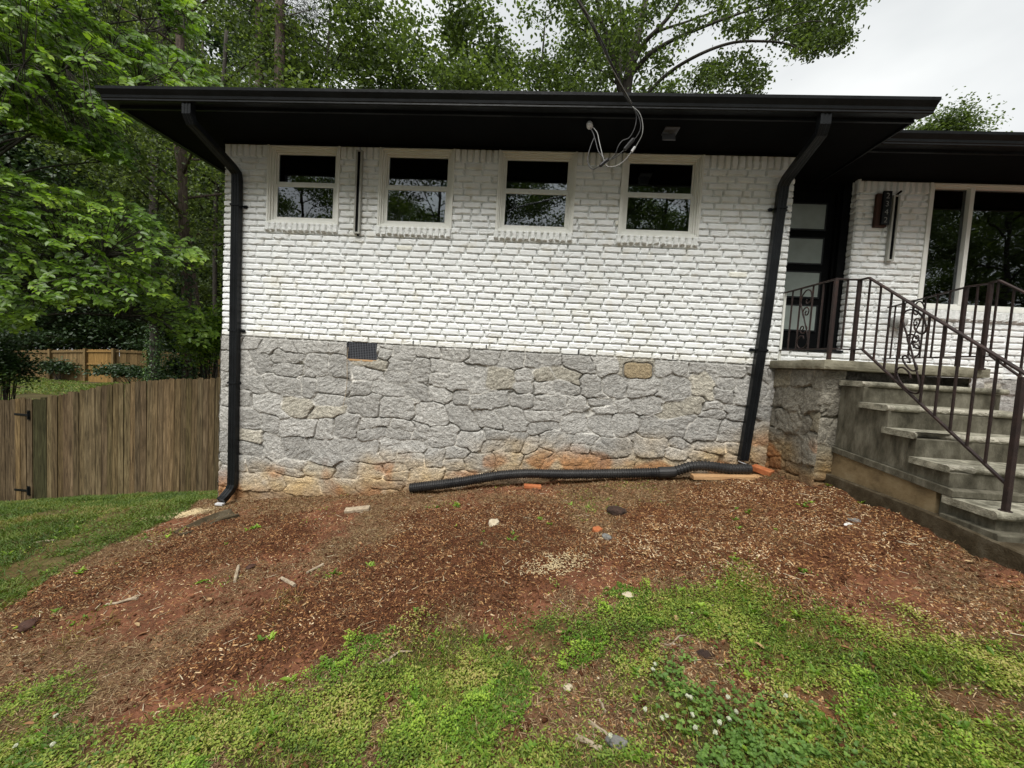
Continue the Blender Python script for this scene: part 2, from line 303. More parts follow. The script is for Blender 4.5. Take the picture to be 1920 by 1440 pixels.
# ------------------------------------------------------------------ brickwork
CRS = 0.072; BTOP = 29*CRS; SOF = 2.24
def brick_field(x0, x1, z0, z1, res, seed, holes=(), soldier=(), salt=0):
    r_ = random.Random(seed)
    X = np.arange(x0, x1+res*0.5, res); Z = np.arange(z0, z1+res*0.4, res*0.72)
    XX, ZZ = np.meshgrid(X, Z, indexing='ij')
    # mortar: struck back deepest just under each brick, paint-filled towards the top of the brick below
    v = (ZZ/CRS) % 1.0
    slot = sstep(0.30, 0.62, fbm(XX*9, ZZ*16, 3, 33+salt))
    H = -0.005-0.004*fbm(XX*20, ZZ*20, 3, 3+salt)-0.026*sstep(0.81, 0.90, v)*(0.45+0.55*slot)
    H = np.where(ZZ > BTOP, -0.028, H)
    T = np.ones(XX.shape+(3,))*np.array([0.83, 0.845, 0.835])
    wob = (fbm(XX*55, ZZ*55, 3, 20+salt)-0.5)*0.0065; wob2 = (fbm(XX*28, ZZ*60, 3, 40+salt)-0.5)*0.013
    def put(bx0, bx1, bz0, bz1, sold=False, proud=0.0):
        i0, i1 = np.searchsorted(X, bx0-0.019), np.searchsorted(X, bx1+0.004); j0, j1 = np.searchsorted(Z, bz0-0.004), np.searchsorted(Z, bz1+0.004)
        if i1-i0 < 2 or j1-j0 < 2: return
        x = XX[i0:i1, j0:j1]; z = ZZ[i0:i1, j0:j1]; wb = wob[i0:i1, j0:j1]; wb2 = wob2[i0:i1, j0:j1]
        rough = 1.0 if r_.random() < 0.75 else 2.0
        dl = x-bx0+wb; dr = bx1-x-wb; db = z-bz0+wb2*rough*(0.4 if sold else 1); dt = bz1-z+wb*0.7
        rc = r_.uniform(0.002, 0.012)
        qx = np.maximum(rc-np.minimum(dl, dr), 0); qz = np.maximum(rc-db, 0)
        d = np.minimum(np.minimum(dl, dr), np.minimum(db, dt)); rr = rc-np.sqrt(qx*qx+qz*qz); d = np.where((qx > 0) & (qz > 0), np.minimum(d, rr), d)
        k = sstep(-0.0005, 0.0035, d)
        top = sstep(0, 0.010, dt)*0.7+0.3
        cx, cz = (bx0+bx1)/2, (bz0+bz1)/2
        face = proud+0.002+r_.uniform(-0.003, 0.0035)+r_.uniform(-.02, .02)*(x-cx)+r_.uniform(-.05, .03)*(z-cz)+(fbm(x*35+seed, z*60, 4, 60+salt)-0.5)*0.0035*rough
        if r_.random() < 0.14:      # a crack or a spalled lower edge
            ang = r_.uniform(-0.9, 0.9); ln = (x-cx-r_.uniform(-.06, .06))*math.sin(ang)+(z-cz)*math.cos(ang)+(fbm(x*60, z*60, 2, 5)-0.5)*0.02
            face = face-0.006*np.exp(-(ln/0.003)**2)*(fbm(x*15, z*15, 2, 9) > 0.45)
        h = H[i0:i1, j0:j1]
        gl = sstep(0.017, 0.010, -dl)*(dl < 0)*(db > 0)*(dt > 0)*r_.choice([.5, .8, 1, 1])      # open perpend at the brick's left end
        h = np.minimum(h, -0.006-0.032*gl)*(gl > 0)+h*(gl <= 0)
        H[i0:i1, j0:j1] = h*(1-k)+k*((face+0.003)*top+(1-top)*(-0.003))
        c = np.array([0.83, 0.845, 0.835])*r_.uniform(0.94, 1.0)
        q = r_.random()
        if q < 0.003: c = c*np.array([0.98, 0.95, 0.86])
        elif q < 0.10: c = c*r_.uniform(.88, .96)
        T[i0:i1, j0:j1] = T[i0:i1, j0:j1]*(1-k[..., None])+c*k[..., None]
    n = int(round((BTOP-z0)/CRS))
    for r in range(int(round(z0/CRS)), 29):
        x = x0-0.203*r_.random() if False else x0-(0.1015 if r % 2 else 0.0)+r_.uniform(-.018, .018)
        x += -0.203 if x > x0 else 0
        while x < x1:
            wd = 0.203+r_.uniform(-.008, .008)
            if r_.random() < 0.03: wd = 0.10
            g_ = r_.choice([0.014, 0.016, 0.019, 0.016])
            a, b = max(x, x0), min(x+wd-g_, x1)
            zz = r*CRS+r_.uniform(-.002, .002)
            if b-a > 0.02: put(a, b, zz, r*CRS+CRS-0.0155+r_.uniform(-.002, .002))
            x += wd
    for (sa, sb) in soldier:
        nb = max(1, int(round((sb-sa)/0.0735))); pw = (sb-sa)/nb
        for i in range(nb): put(sa+i*pw+0.003, sa+(i+1)*pw-r_.uniform(.010, .015), BTOP+0.004, z1+0.02, True, 0.001)
    mask = np.ones(XX.shape, bool)
    for (hx0, hx1, hz0, hz1) in holes: mask &= ~((XX > hx0) & (XX < hx1) & (ZZ > hz0) & (ZZ < hz1))
    sp = (sstep(0.16, 0.0, ZZ-(fbm(XX*5, ZZ*2, 3, 91+salt)-.5)*.22)*.10+.10*sstep(.60, .80, fbm(XX*9, ZZ*9, 4, 93+salt)))[..., None]
    T = T*(1-sp*np.array([.7, .9, 1.3]))
    # thin paint runs of grime here and there
    g2 = sstep(0.62, 0.8, fbm(XX*3, ZZ*1.2, 3, 77+salt))[..., None]
    T = T*(1-g2*0.05*np.array([0.7, 0.8, 1.2]))
    return X, Z, H, T, mask
def sill_mesh(x0, x1, z0, z1, ybase, parent, seed, bw=0.067):
    r_ = random.Random(seed); res = 0.006
    X = np.arange(x0-res, x1+res*1.5, res); Z = np.arange(z0-res, z1+res*1.5, res); XX, ZZ = np.meshgrid(X, Z, indexing='ij')
    H = np.full(XX.shape, -0.004); wob = (fbm(XX*50, ZZ*50, 3, seed)-0.5)*0.010
    n = int(round((x1-x0)/bw)); pw = (x1-x0)/n
    for i in range(n):
        a = x0+i*pw+0.005; b = x0+(i+1)*pw-0.008; zb = z0+r_.uniform(0, 0.012)
        d = np.minimum(np.minimum(XX-a+wob, b-XX+wob*0.7), np.minimum(ZZ-zb+wob*1.6, z1+0.01-ZZ)); k = sstep(-0.001, 0.006, d)
        face = 0.034+r_.uniform(-.006, .006)+(fbm(XX*50+i, ZZ*50, 3, 8)-0.5)*0.008
        H = H*(1-k)+face*k
    edge = np.zeros(XX.shape, bool); edge[0] = edge[-1] = True; edge[:, 0] = edge[:, -1] = True
    H[edge] = -0.012
    T = np.ones(XX.shape+(3,))*np.array([0.76, 0.775, 0.755])*(0.93+0.12*fbm(XX*40, ZZ*40, 3, seed)[..., None])
    return field_mesh('sill', X, Z, H, T, np.ones(XX.shape, bool), M['brick'], parent, 'Y', ybase, -1)

# ------------------------------------------------------------------ stonework
def stone_field(u0, u1, zb, zt, res, seed, sx=0.34, sz=0.25, special=None):
    r_ = np.random.default_rng(seed)
    U = np.arange(u0, u1+res*0.5, res); Z = np.arange(zb, zt+res*0.5, res); UU, ZZ = np.meshgrid(U, Z, indexing='ij')
    seeds = []; z = zb-0.1; row = 0
    while z < zt+0.15:
        rh = sz*r_.uniform(0.75, 1.25); u = u0-0.3+r_.random()*0.3
        while u < u1+0.3:
            wd = sx*r_.uniform(0.5, 1.35)
            if r_.random() < 0.22:    # two thin stones stacked
                seeds += [(u+wd/2, z+rh*0.25+r_.uniform(-.01, .01), wd*0.5, rh*0.27), (u+wd/2+r_.uniform(-.05, .05), z+rh*0.78, wd*0.5, rh*0.27)]
            else: seeds.append((u+wd/2, z+rh/2+r_.uniform(-.045, .045), wd*0.5, rh*0.5*r_.uniform(0.8, 1.2)))
            u += wd
        z += rh; row += 1
    S = np.array(seeds); n = len(S)
    wu = (fbm(UU*1.6, ZZ*1.6, 2, seed)-0.5)*0.09+(fbm(UU*20, ZZ*20, 3, seed+1)-0.5)*0.014
    wz = (fbm(UU*1.5, ZZ*1.5, 2, seed+5)-0.5)*0.08+(fbm(UU*22, ZZ*22, 3, seed+6)-0.5)*0.014
    u_ = UU+wu; z_ = ZZ+wz
    f1 = np.full(UU.shape, 9.0); f2 = np.full(UU.shape, 9.0); idx = np.zeros(UU.shape, int)
    rot = r_.uniform(-0.30, 0.30, n); c, s = np.cos(rot), np.sin(rot); skew = r_.uniform(-.6, .6, n)
    for i in range(n):
        du = u_-S[i, 0]; dz = z_-S[i, 1]; a = np.abs(du*c[i]+dz*s[i]+skew[i]*dz)/S[i, 2]; b = np.abs(-du*s[i]+dz*c[i])/S[i, 3]
        d = (a**7+b**7)**(1/7)
        lt = d < f1; f2 = np.where(lt, f1, np.minimum(f2, d)); f1 = np.where(lt, d, f1); idx = np.where(lt, i, idx)
    gap = (f2-f1)*np.minimum(S[idx, 2], S[idx, 3])*0.5
    gapn = (fbm(UU*6, ZZ*6, 2, seed+41)-.45)*.010; k = sstep(0.0, 0.006, gap-np.maximum(gapn, 0))
    off = r_.uniform(-0.006, 0.007, n)[idx]; tu = r_.uniform(-0.05, 0.05, n)[idx]; tz = r_.uniform(-0.09, 0.06, n)[idx]; ang = r_.uniform(-0.9, 0.9, n)[idx]
    ru = (UU*np.cos(ang)+ZZ*np.sin(ang)); rv = (-UU*np.sin(ang)+ZZ*np.cos(ang))
    face = 0.006+off+tu*(UU-S[idx, 0])+tz*(ZZ-S[idx, 1])+(0.5-np.abs(fbm(ru*7, rv*13, 4, seed+9)-0.5)*2)*0.012-.003+(fbm(ru*26, rv*45, 4, seed+12)-0.5)*0.013+0.004*sstep(0, .03, gap)
    fill = r_.random(n)[idx]
    mort = -0.004+0.006*fbm(UU*25, ZZ*25, 3, seed+15)+0.006*(fbm(UU*4, ZZ*4, 2, seed+17) > 0.5)-0.030*sstep(0.50, 0.60, fbm(UU*7, ZZ*7, 2, seed+19))
    H = mort*(1-k)+face*k
    tint = r_.uniform(0.84, 1.15, n)[idx]; warm = (r_.random(n) < 0.06)[idx]
    base = np.array([0.37, 0.360, 0.335]); Ts = base*tint[..., None]; Ts = np.where(warm[..., None], Ts*np.array([1.02, 0.98, 0.88]), Ts)
    speck = fbm(ru*45, rv*110, 4, seed+23)[..., None]; Ts = Ts*(0.52+0.96*speck)
    mcol = np.array([0.41, 0.395, 0.36])*(0.55+0.9*fbm(UU*18, ZZ*18, 3, seed+25)[..., None]); mcol = np.where(fbm(UU*6, ZZ*6, 2, seed+27)[..., None] > 0.62, mcol*1.5, mcol)
    T = mcol*(1-k[..., None])+Ts*k[..., None]
    if special is not None: H, T, k = special(UU, ZZ, H, T, k)
    return U, Z, H, T, UU, ZZ, k
def clay_stain(T, above, UU, ZZ, s, top=0.62):
    """red clay splashed up the foot of the wall"""
    n = fbm(UU*2.2, ZZ*3, 4, s)
    a = sstep(top, 0.08, above+(n-0.5)*0.5)*(0.35+0.9*fbm(UU*7, ZZ*7, 3, s+3))
    a = np.clip(a, 0, 0.92)[..., None]
    T = T*(1-a)+a*T*np.array([1.22, 0.93, 0.56])
    b = (sstep(0.20, 0.02, above+(n-0.5)*0.28))[..., None]
    o = (sstep(.60, .72, fbm(UU*3.1, ZZ*3.1, 2, s+9))*sstep(.5, .2, above))[..., None]; T = T*(1-o*.7)+o*.7*np.array([.36, .15, .05])*(.5+fbm(UU*30, ZZ*30, 3, s)[..., None])
    return T*(1-b*0.5)+b*0.5*np.array([0.20, 0.105, 0.05])

# ================================================================== GROUND
def axis(segs):
    a = []
    for s0, s1, st in segs: a += list(np.arange(s0, s1-1e-6, st))
    return np.array(a+[segs[-1][1]])
gxs = axis([(-70, -40, 5), (-40, -9, 0.8), (-9, -3.5, 0.08), (-3.5, 9.5, 0.024), (9.5, 14, 0.3), (14, 40, 2), (40, 70, 5)])
gys = axis([(-70, -12, 3), (-12, -4.6, 0.3), (-4.6, 0.4, 0.024), (0.4, 3.6, 0.08), (3.6, 30, 0.7), (30, 90, 5)])
AX, AY = np.meshgrid(gxs, gys, indexing='ij')

def inpoly(px, py, poly):
    c = np.zeros(np.shape(px), bool); n = len(poly)
    for i in range(n):
        x1, y1 = poly[i]; x2, y2 = poly[(i+1) % n]
        if y1 == y2: continue
        m = ((y1 > py) != (y2 > py)) & (px < (x2-x1)*(py-y1)/(y2-y1)+x1); c ^= m
    return c
def zone(imgpoly): return [G(*q) for q in imgpoly]
# ground cover regions: outlined where they lie on the ground
Z_GREEN = zone([(-60, 1300), (150, 1275), (250, 1300), (420, 1330), (560, 1290), (680, 1275), (760, 1225), (900, 1200), (950, 1165), (1080, 1150), (1150, 1118), (1250, 1125),
                (1320, 1085), (1400, 1075), (1440, 1120), (1480, 1160), (1560, 1180), (1700, 1165), (1800, 1185), (1990, 1200)])+[(10.5, -3.2), (11.5, -6), (0, -7), (-4, -6), (-3.5, -3.4)]
Z_BARE = [zone([(930, 1290), (1060, 1275), (1180, 1280), (1190, 1340), (1180, 1438), (960, 1438), (975, 1350)]), zone([(1290, 1225), (1440, 1240), (1450, 1320), (1340, 1310), (1290, 1270)]),
          zone([(1000, 1260), (1110, 1200), (1120, 1240), (1060, 1280)])]
Z_LAWN = [(-60, 2.1)]+zone([(0, 935), (200, 925), (412, 905)])+[(-0.3, 1.5), (-0.5, 0.6)]+zone([(300, 985), (250, 1010), (130, 1060), (60, 1110), (-40, 1180)])+[(-9, -6), (-60, -10)]
Z_MULCH = [zone([(-60, 1190), (0, 1150), (120, 1075), (280, 1020), (420, 970), (570, 965), (580, 1010), (500, 1050), (380, 1080), (260, 1110), (130, 1150), (30, 1195), (-60, 1240)]),
           zone([(740, 970), (900, 945), (1060, 960), (1130, 1010), (1060, 1060), (960, 1130), (780, 1180), (560, 1270), (380, 1290), (360, 1230), (560, 1140), (680, 1060)]),
           zone([(1160, 950), (1270, 915), (1500, 900), (1600, 920), (1780, 1000), (1760, 1060), (1620, 1110), (1440, 1130), (1300, 1075), (1150, 1090), (1120, 1050), (1170, 1000)])]
Z_CLOVER = [zone([(1190, 1262), (1260, 1245), (1330, 1300), (1420, 1330), (1490, 1370), (1500, 1500), (1180, 1500), (1150, 1440), (1170, 1330)]),
            zone([(-60, 1390), (60, 1400), (80, 1500), (-100, 1500)])]
Z_BRIGHT = [zone([(270, 1350), (560, 1290), (760, 1240), (900, 1260), (900, 1440), (640, 1500), (300, 1500)]), zone([(1560, 1290), (1720, 1270), (1830, 1330), (1900, 1500), (1540, 1500)]),
            zone([(1330, 1090), (1400, 1075), (1420, 1140), (1340, 1150)]), zone([(1120, 1120), (1180, 1115), (1210, 1180), (1130, 1190)])]
Z_DRY = [zone([(390, 1110), (520, 1090), (560, 1150), (430, 1190)]), zone([(60, 1215), (220, 1170), (200, 1250), (60, 1270)])]
def fuzzy(x, y, poly, amp=0.22, s=0):
    jx = (fbm(x*2.2, y*2.2, 4, 31+s)-0.5)*amp*2.4; jy = (fbm(x*2.2, y*2.2, 4, 47+s)-0.5)*amp*2.4
    return inpoly(x+jx, y+jy, poly)
def anyin(x, y, polys, amp=0.2, s=0):
    r = np.zeros(np.shape(x), bool)
    for i, p in enumerate(polys): r |= fuzzy(x, y, p, amp, s+i*5)
    return r
def w_green(x, y):
    s_ = np.shape(x); q = rng.random(s_); j = (rng.random(s_)-.5)*.34*q; k = (rng.random(s_)-.5)*.34*q
    return fuzzy(x+j, y+k, Z_GREEN, .36) & (fbm(x*3.4, y*3.4, 4, 19) > .26+.12*q) & ~(anyin(x+j*.7, y+k*.7, Z_BARE, 0.16, 9) & (q < .93))
def w_lawn(x, y): return fuzzy(x, y, Z_LAWN, 0.12, 3)
def w_mulch(x, y):
    s_ = np.shape(x); j = (rng.random(s_)-.5)*.22; k = (rng.random(s_)-.5)*.22
    return anyin(x+j, y+k, Z_MULCH, 0.34, 13)

AZ = gnd(AX, AY)
mm = anyin(AX, AY, Z_MULCH, 0.34, 13).astype(float); gg = w_green(AX, AY).astype(float); ll = w_lawn(AX, AY).astype(float)
def blur(a, k):
    for ax in (0, 1):
        p = np.pad(a, [(k, k) if i == ax else (0, 0) for i in (0, 1)], mode='edge'); c = np.cumsum(p, axis=ax); n0 = a.shape[ax]
        c = np.concatenate([np.zeros_like(np.take(c, [0], ax)), c], ax)
        a = (np.take(c, np.arange(n0)+2*k+1, ax)-np.take(c, np.arange(n0), ax))/(2*k+1)
    return a
brk = fbm(AX*6, AY*6, 4, 79)
mm = np.clip(blur(mm, 6)*1.5+(brk-.62)*1.6*(blur(mm, 6) > .02), 0, 1); gg = np.clip(blur(gg, 4)+(brk-.5)*.8*(blur(gg, 4) > .02), 0, 1)
nearm = (AX > -9) & (AX < 10) & (AY > -5) & (AY < 4)
AZ = AZ+nearm*(mm*(0.02+0.06*(fbm(AX*9, AY*9, 4, 71)-0.35))+(fbm(AX*18, AY*18, 4, 75)-0.5)*0.026)
AZ = AZ-0.35*((AX > 0.3) & (AX < 12) & (AY > 0.3) & (AY < 7.8))     # crawl space under the house
soil = np.array([0.155, 0.066, 0.036]); dark = np.array([0.088, 0.036, 0.018]); tan = np.array([0.175, 0.100, 0.055]); grn = np.array([0.060, 0.062, 0.020])
n1 = fbm(AX*1.6, AY*1.6, 4, 81); n2 = fbm(AX*6, AY*6, 4, 83)
T = soil[None, None]+(tan-soil)*sstep(0.42, 0.62, n1)[..., None]
T = T*(1-mm[..., None])+(dark+(tan*0.7-dark)*sstep(0.5, 0.75, n2)[..., None]*0.5)*mm[..., None]
gl = np.maximum(gg, ll)[..., None]*0.72; T = T*(1-gl)+grn*gl
far = ((AY > 3.2) | (AY < -6))[..., None]; T = np.where(far, np.array([0.070, 0.058, 0.026])*(0.6+0.8*n2[..., None]), T)
T = T*(0.45+1.1*fbm(AX*11, AY*11, 4, 87)[..., None])
I = np.arange(AX.size).reshape(AX.shape); F = np.stack([I[:-1, :-1], I[1:, :-1], I[1:, 1:], I[:-1, 1:]], -1).reshape(-1, 4)
M['soil'] = attrmat('red_clay_soil', rough=0.95, spec=0.1, bump=0.9, bscale=90, vary=0.5, vscale=42)
N_, Lk_, b_ = nodes(M['soil'])
for n_ in N_:
    if n_.type == 'BUMP': n_.inputs['Distance'].default_value = 0.012
go = npmesh('ground', np.stack([AX, AY, AZ], -1).reshape(-1, 3), F, M['soil'], None, {'tint': T.reshape(-1, 3)}, smooth=True, origin=(0, 0, 0))
tag(go, kind='structure')

# ================================================================== HOUSE
house = empty('brick_house', (3.2, 3.0, -1.6), 'single storey white painted brick house on a grey stone foundation with black eaves', 'house')
WIN = [(0.535, 'w'), (1.865, 'w'), (3.232, 'w'), (4.595, 'w')]
WW, WZ0, WZ1 = 0.862, 1.335, 2.232
holes = [(x, x+WW, WZ0, SOF+0.1) for x, _ in WIN]
sold = [(0, 0.535), (1.397, 1.865), (2.727, 3.232), (4.094, 4.595), (5.457, 6.42)]
X, Z, H, T, mask = brick_field(0, 6.42, 0, SOF+0.02, 0.006, 11, holes, sold)
nx = len(X)
H[0, :] = -0.02; H[-1, :] = -0.02
field_mesh('brick_wall', X, Z, H, T, mask, M['brick'], house, 'Y', 0.0, -1)
# end faces of that wall (the left end and the porch side)
for (xx, sg, ya, yb, sd) in ((0.0, -1, 0.0, 7.8, 61), (6.42, 1, 0.0, 0.62, 62)):
    Yg, Zg, H2, T2, m2 = brick_field(ya, yb, 0, SOF+0.02, 0.012, sd, (), [(ya, yb)], salt=7)
    field_mesh('side_wall', Yg, Zg, H2, T2, m2, M['brick'], house, 'X', xx, sg)
for px_, py_ in ((580, 631), (775, 641), (912, 648), (1085, 655), (1262, 663)):
    q = at(px_, py_, 0); s = MB(); s.box(q[0]-.006, q[0]+.006, -.0075, .01, .006, .052); s.build('weep_hole', M['soffit'], house)
# the set-back wall right of the door
holes2 = [(8.20, 11.2, 0.775, SOF+0.1)]
X, Z, H, T, mask = brick_field(7.42, 13.0, 0, SOF+0.02, 0.0075, 23, holes2, [(7.42, 8.20)], salt=3)
H[0, :] = -0.02
field_mesh('brick_wall', X, Z, H, T, mask, M['brick'], house, 'Y', 0.48, -1)
Yg, Zg, H2, T2, m2 = brick_field(0.48, 0.64, 0, SOF+0.02, 0.0075, 29, (), [(0.48, 0.64)], salt=5)
field_mesh('side_wall', Yg, Zg, H2, T2, m2, M['brick'], house, 'X', 7.42, -1)
# low brick riser under the door
X, Z, H, T, mask = brick_field(6.42, 7.42, 0, 3*CRS-0.004, 0.0075, 31, (), (), salt=9)
field_mesh('door_riser', X, Z, H, T, mask, M['brick'], house, 'Y', 0.48, -1)

# stone foundation
VENT = (1.562, 1.916, -0.20, -0.028)
def spec(UU, ZZ, H, T, k):
    inside = (UU > VENT[0]-.01) & (UU < VENT[1]+.01) & (ZZ > VENT[2]-.02) & (ZZ < 0.02)
    # one buff stone near the top right
    bx = (np.abs((UU-4.925+(fbm(UU*20, ZZ*20, 2, 3)-.5)*.02)/0.155)**5+np.abs((ZZ+0.145+(fbm(UU*20, ZZ*20, 2, 5)-.5)*.02)/0.085)**5)
    kk = sstep(1.15, 0.9, bx); ring = sstep(1.8, 1.3, bx)
    H = H*(1-ring)+ring*(-0.008); H = H*(1-kk)+kk*(0.014+(fbm(UU*30, ZZ*30, 3, 8)-.5)*.012)
    T = T*(1-ring[..., None])+ring[..., None]*np.array([0.22, 0.215, 0.20])
    T = T*(1-kk[..., None])+kk[..., None]*np.array([0.34, 0.27, 0.17])*(0.7+0.6*fbm(UU*60, ZZ*60, 3, 4)[..., None])
    H = np.where(ZZ > -0.028+0.02*(fbm(UU*12, ZZ*4, 3, 2)), -0.012, H)
    return H, T, k
U, Zs, H, T, UU, ZZ, k = stone_field(0, 6.44, -2.3, 0.0, 0.007, 101, special=spec)
T = clay_stain(T, ZZ-gz(UU, 0*UU), UU, ZZ, 3, 0.56)
H[0, :] = -0.03
msk = ~((UU > VENT[0]) & (UU < VENT[1]) & (ZZ > VENT[2]) & (ZZ < VENT[3]+0.03))
H = H+0.018*0   # stone stands nearly flush with the brick
field_mesh('stone_foundation', U, Zs, H, T, msk, M['stone'], house, 'Y', -0.002, -1)
U, Zs, H, T, UU, ZZ, k = stone_field(0.0, 7.8, -3.0, 0.0, 0.02, 102)
field_mesh('stone_foundation', U, Zs, H, T, np.ones(UU.shape, bool), M['stone'], house, 'X', 0.0, -1)
U, Zs, H, T, UU, ZZ, k = stone_field(7.3, 13.0, -1.6, 0.0, 0.012, 103)
T = clay_stain(T, ZZ-gz(UU, 0*UU), UU, ZZ, 3, 0.5)
field_mesh('stone_foundation', U, Zs, H, T, np.ones(UU.shape, bool), M['stone'], house, 'Y', 0.478, -1)
# solid core behind the faces (rooms behind the windows stay hollow)
mb = MB(); mb.box(-0.0+0.03, 13.0, 7.7, 7.8, -2.9, SOF); mb.box(12.95, 13.05, 0.6, 7.8, -1.6, SOF); mb.build('rear_wall', M['brick'], house, attr=True)
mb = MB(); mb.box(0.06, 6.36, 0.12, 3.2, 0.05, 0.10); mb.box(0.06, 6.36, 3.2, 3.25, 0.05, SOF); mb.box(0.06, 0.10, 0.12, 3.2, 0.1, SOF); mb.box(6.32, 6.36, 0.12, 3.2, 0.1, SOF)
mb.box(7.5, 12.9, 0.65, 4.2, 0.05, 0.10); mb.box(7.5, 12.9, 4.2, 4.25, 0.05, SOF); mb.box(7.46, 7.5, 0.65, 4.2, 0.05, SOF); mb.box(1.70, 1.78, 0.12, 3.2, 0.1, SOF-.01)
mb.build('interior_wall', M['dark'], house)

# --- the four small double-hung windows
def ring(mb, x0, x1, z0, z1, w_, y0, y1):
    mb.box(x0, x0+w_, y0, y1, z0, z1); mb.box(x1-w_, x1, y0, y1, z0, z1)
    mb.box(x0+w_, x1-w_, y0, y1, z0, z0+w_); mb.box(x0+w_, x1-w_, y0, y1, z1-w_, z1)
wlabels = ['leftmost window, next to the corner downspout', 'window just right of the first wall light, white box inside its lower pane',
           'third small window from the left, beneath the hanging wires at its right', 'rightmost of the four small windows, below the dangling cable splices']
for i, (x0, _) in enumerate(WIN):
    x1 = x0+WW; mb = MB()
    ring(mb, x0-0.004, x1+0.004, WZ0-0.01, WZ1+0.006, 0.022, -0.020, 0.10)
    ring(mb, x0+0.018, x1-0.018, WZ0+0.012, WZ1-0.016, 0.016, -0.010, 0.10)
    ring(mb, x0+0.034, x1-0.034, WZ0+0.028, WZ1-0.032, 0.020, 0.012, 0.10)
    ring(mb, x0+0.054, x1-0.054, WZ0+0.048, WZ1-0.052, 0.016, 0.030, 0.10)
    wo = mb.build('window', M['trim'], house, bevel=0.003); tag(wo, wlabels[i])
    gx0, gx1, gz0, gz1 = x0+0.074, x1-0.074, WZ0+0.066, WZ1-0.072; zm = 1.795
    s = MB(); s.box(gx0-.004, gx1+.004, 0.052, 0.075, zm-0.022, zm+0.028); ring(s, gx0-0.004, gx1+0.004, zm+.02, gz1+0.004, 0.018, 0.058, 0.078); s.build('sash', M['trim'], wo, bevel=0.002)
    s = MB(); ring(s, gx0-0.004, gx1+0.004, gz0-0.004, zm-0.004, 0.022, 0.036, 0.056); s.build('sash', M['trim'], wo, bevel=0.002)
    s = MB(); s.box(gx0+.012, gx1-.012, 0.066, 0.070, zm+0.02, gz1-0.012); s.build('pane', M['glass'], wo)
    s = MB(); s.box(gx0+.014, gx1-.014, 0.044, 0.048, gz0+0.014, zm-0.02); s.build('pane', M['glass'], wo)
    sill_mesh(x0-0.02, x1+0.01, 1.237, 1.333, 0.0, wo, 200+i)
s = MB(); s.box(2.27, 2.50, 0.30, 0.55, 1.05, 1.55); o = s.build('storage_box', M['foam'], bevel=0.004); tag(o, 'pale square box standing inside behind the second small window', 'box')
s = MB(); s.box(1.9, 2.75, 0.25, 0.7, 0.99, 1.05); s.box(1.93, 1.97, .28, .32, .1, .99); s.box(2.68, 2.72, .28, .32, .1, .99); s.box(1.93, 1.97, .63, .67, .1, .99); s.box(2.68, 2.72, .63, .67, .1, .99)
o = s.build('table', M['dark']); tag(o, 'dark table inside holding the pale box behind the second small window', 'table')

# --- picture window in the set-back wall
mb = MB(); ring(mb, 8.195, 11.205, 0.77, SOF+0.01, 0.03, 0.462, 0.60); ring(mb, 8.222, 11.178, 0.797, SOF-0.02, 0.025, 0.474, 0.60); ring(mb, 8.245, 11.155, 0.82, SOF-0.045, 0.025, 0.492, 0.60)
wo = mb.build('window', M['trim'], house, bevel=0.003); tag(wo, 'large picture window beside the second wall light')
for a in (8.655, 10.70): s = MB(); s.box(a, a+.045, 0.486, 0.56, 0.84, 2.18); s.build('mullion', M['trim'], wo, bevel=0.002)
s = MB(); ring(s, 8.268, 8.652, 0.843, 2.175, 0.018, 0.535, 0.555); s.build('sash', M['mesh'], wo)
for a, b in ((8.28, 8.645), (8.705, 10.695), (10.75, 11.13)):
    s = MB(); s.box(a, b, 0.53, 0.534, 0.85, 2.17); s.build('pane', M['glass'], wo)
sill_mesh(8.22, 11.25, 0.655, 0.765, 0.48, wo, 260, 0.072)

# --- front door
mb = MB(); mb.box(6.43, 7.30, 0.665, 0.705, 0.235, 2.17)
do = mb.build('front_door', M['soffit'], house)
fr = MB(); fr.box(7.325, 7.42, 0.57, 0.72, 0.235, SOF); fr.box(7.30, 7.325, 0.62, 0.72, 0.235, SOF); fr.box(6.42, 7.325, 0.60, 0.72, 2.17, SOF); fr.build('door_frame', M['soffit'], do, bevel=0.003)
for z0, z1 in ((0.475, 0.775), (0.885, 1.185), (1.295, 1.595), (1.71, 2.01)):
    s = MB(); s.box(6.60, 7.195, 0.655, 0.662, z0, z1); s.build('glass_panel', M['frost'], do)
    s = MB(); ring(s, 6.585, 7.21, z0-0.015, z1+0.015, 0.018, 0.652, 0.664); s.build('glazing_bead', M['black'], do)
s = MB(); s.box(6.42, 7.42, 0.46, 0.70, 0.212, 0.235); s.build('threshold', M['black'], do)

# --- eaves, fascia, gutters, roof
OV = 0.60; XR = 7.02
s = MB(); s.box(-OV, XR, -OV, -0.004, SOF, SOF+0.02); s.box(-OV, -0.004, -0.004, 8.4, SOF, SOF+0.02); s.box(6.43, XR, -0.004, 0.66, SOF, SOF+0.02); s.box(XR, 13.6, -0.12, 0.66, SOF, SOF+0.02)
so_ = s.build('soffit', M['soffit'], house)
s = MB(); s.box(-OV-0.022, XR+0.02, -OV-0.022, -OV, SOF-0.018, SOF+0.13); s.box(-OV-0.022, -OV, -OV, 8.42, SOF-0.018, SOF+0.13); s.box(XR, XR+0.02, -OV, 1.2, SOF-0.018, SOF+0.13)
s.box(XR+0.02, 13.6, -0.142, -0.12, SOF-0.018, SOF+0.13); s.build('fascia', M['black'], house)
s = MB(); s.box(0, 6.42, -0.030, -0.006, SOF-0.024, SOF); s.box(7.44, 13, 0.45, 0.474, SOF-0.024, SOF); s.build('frieze_board', M['soffit'], house)
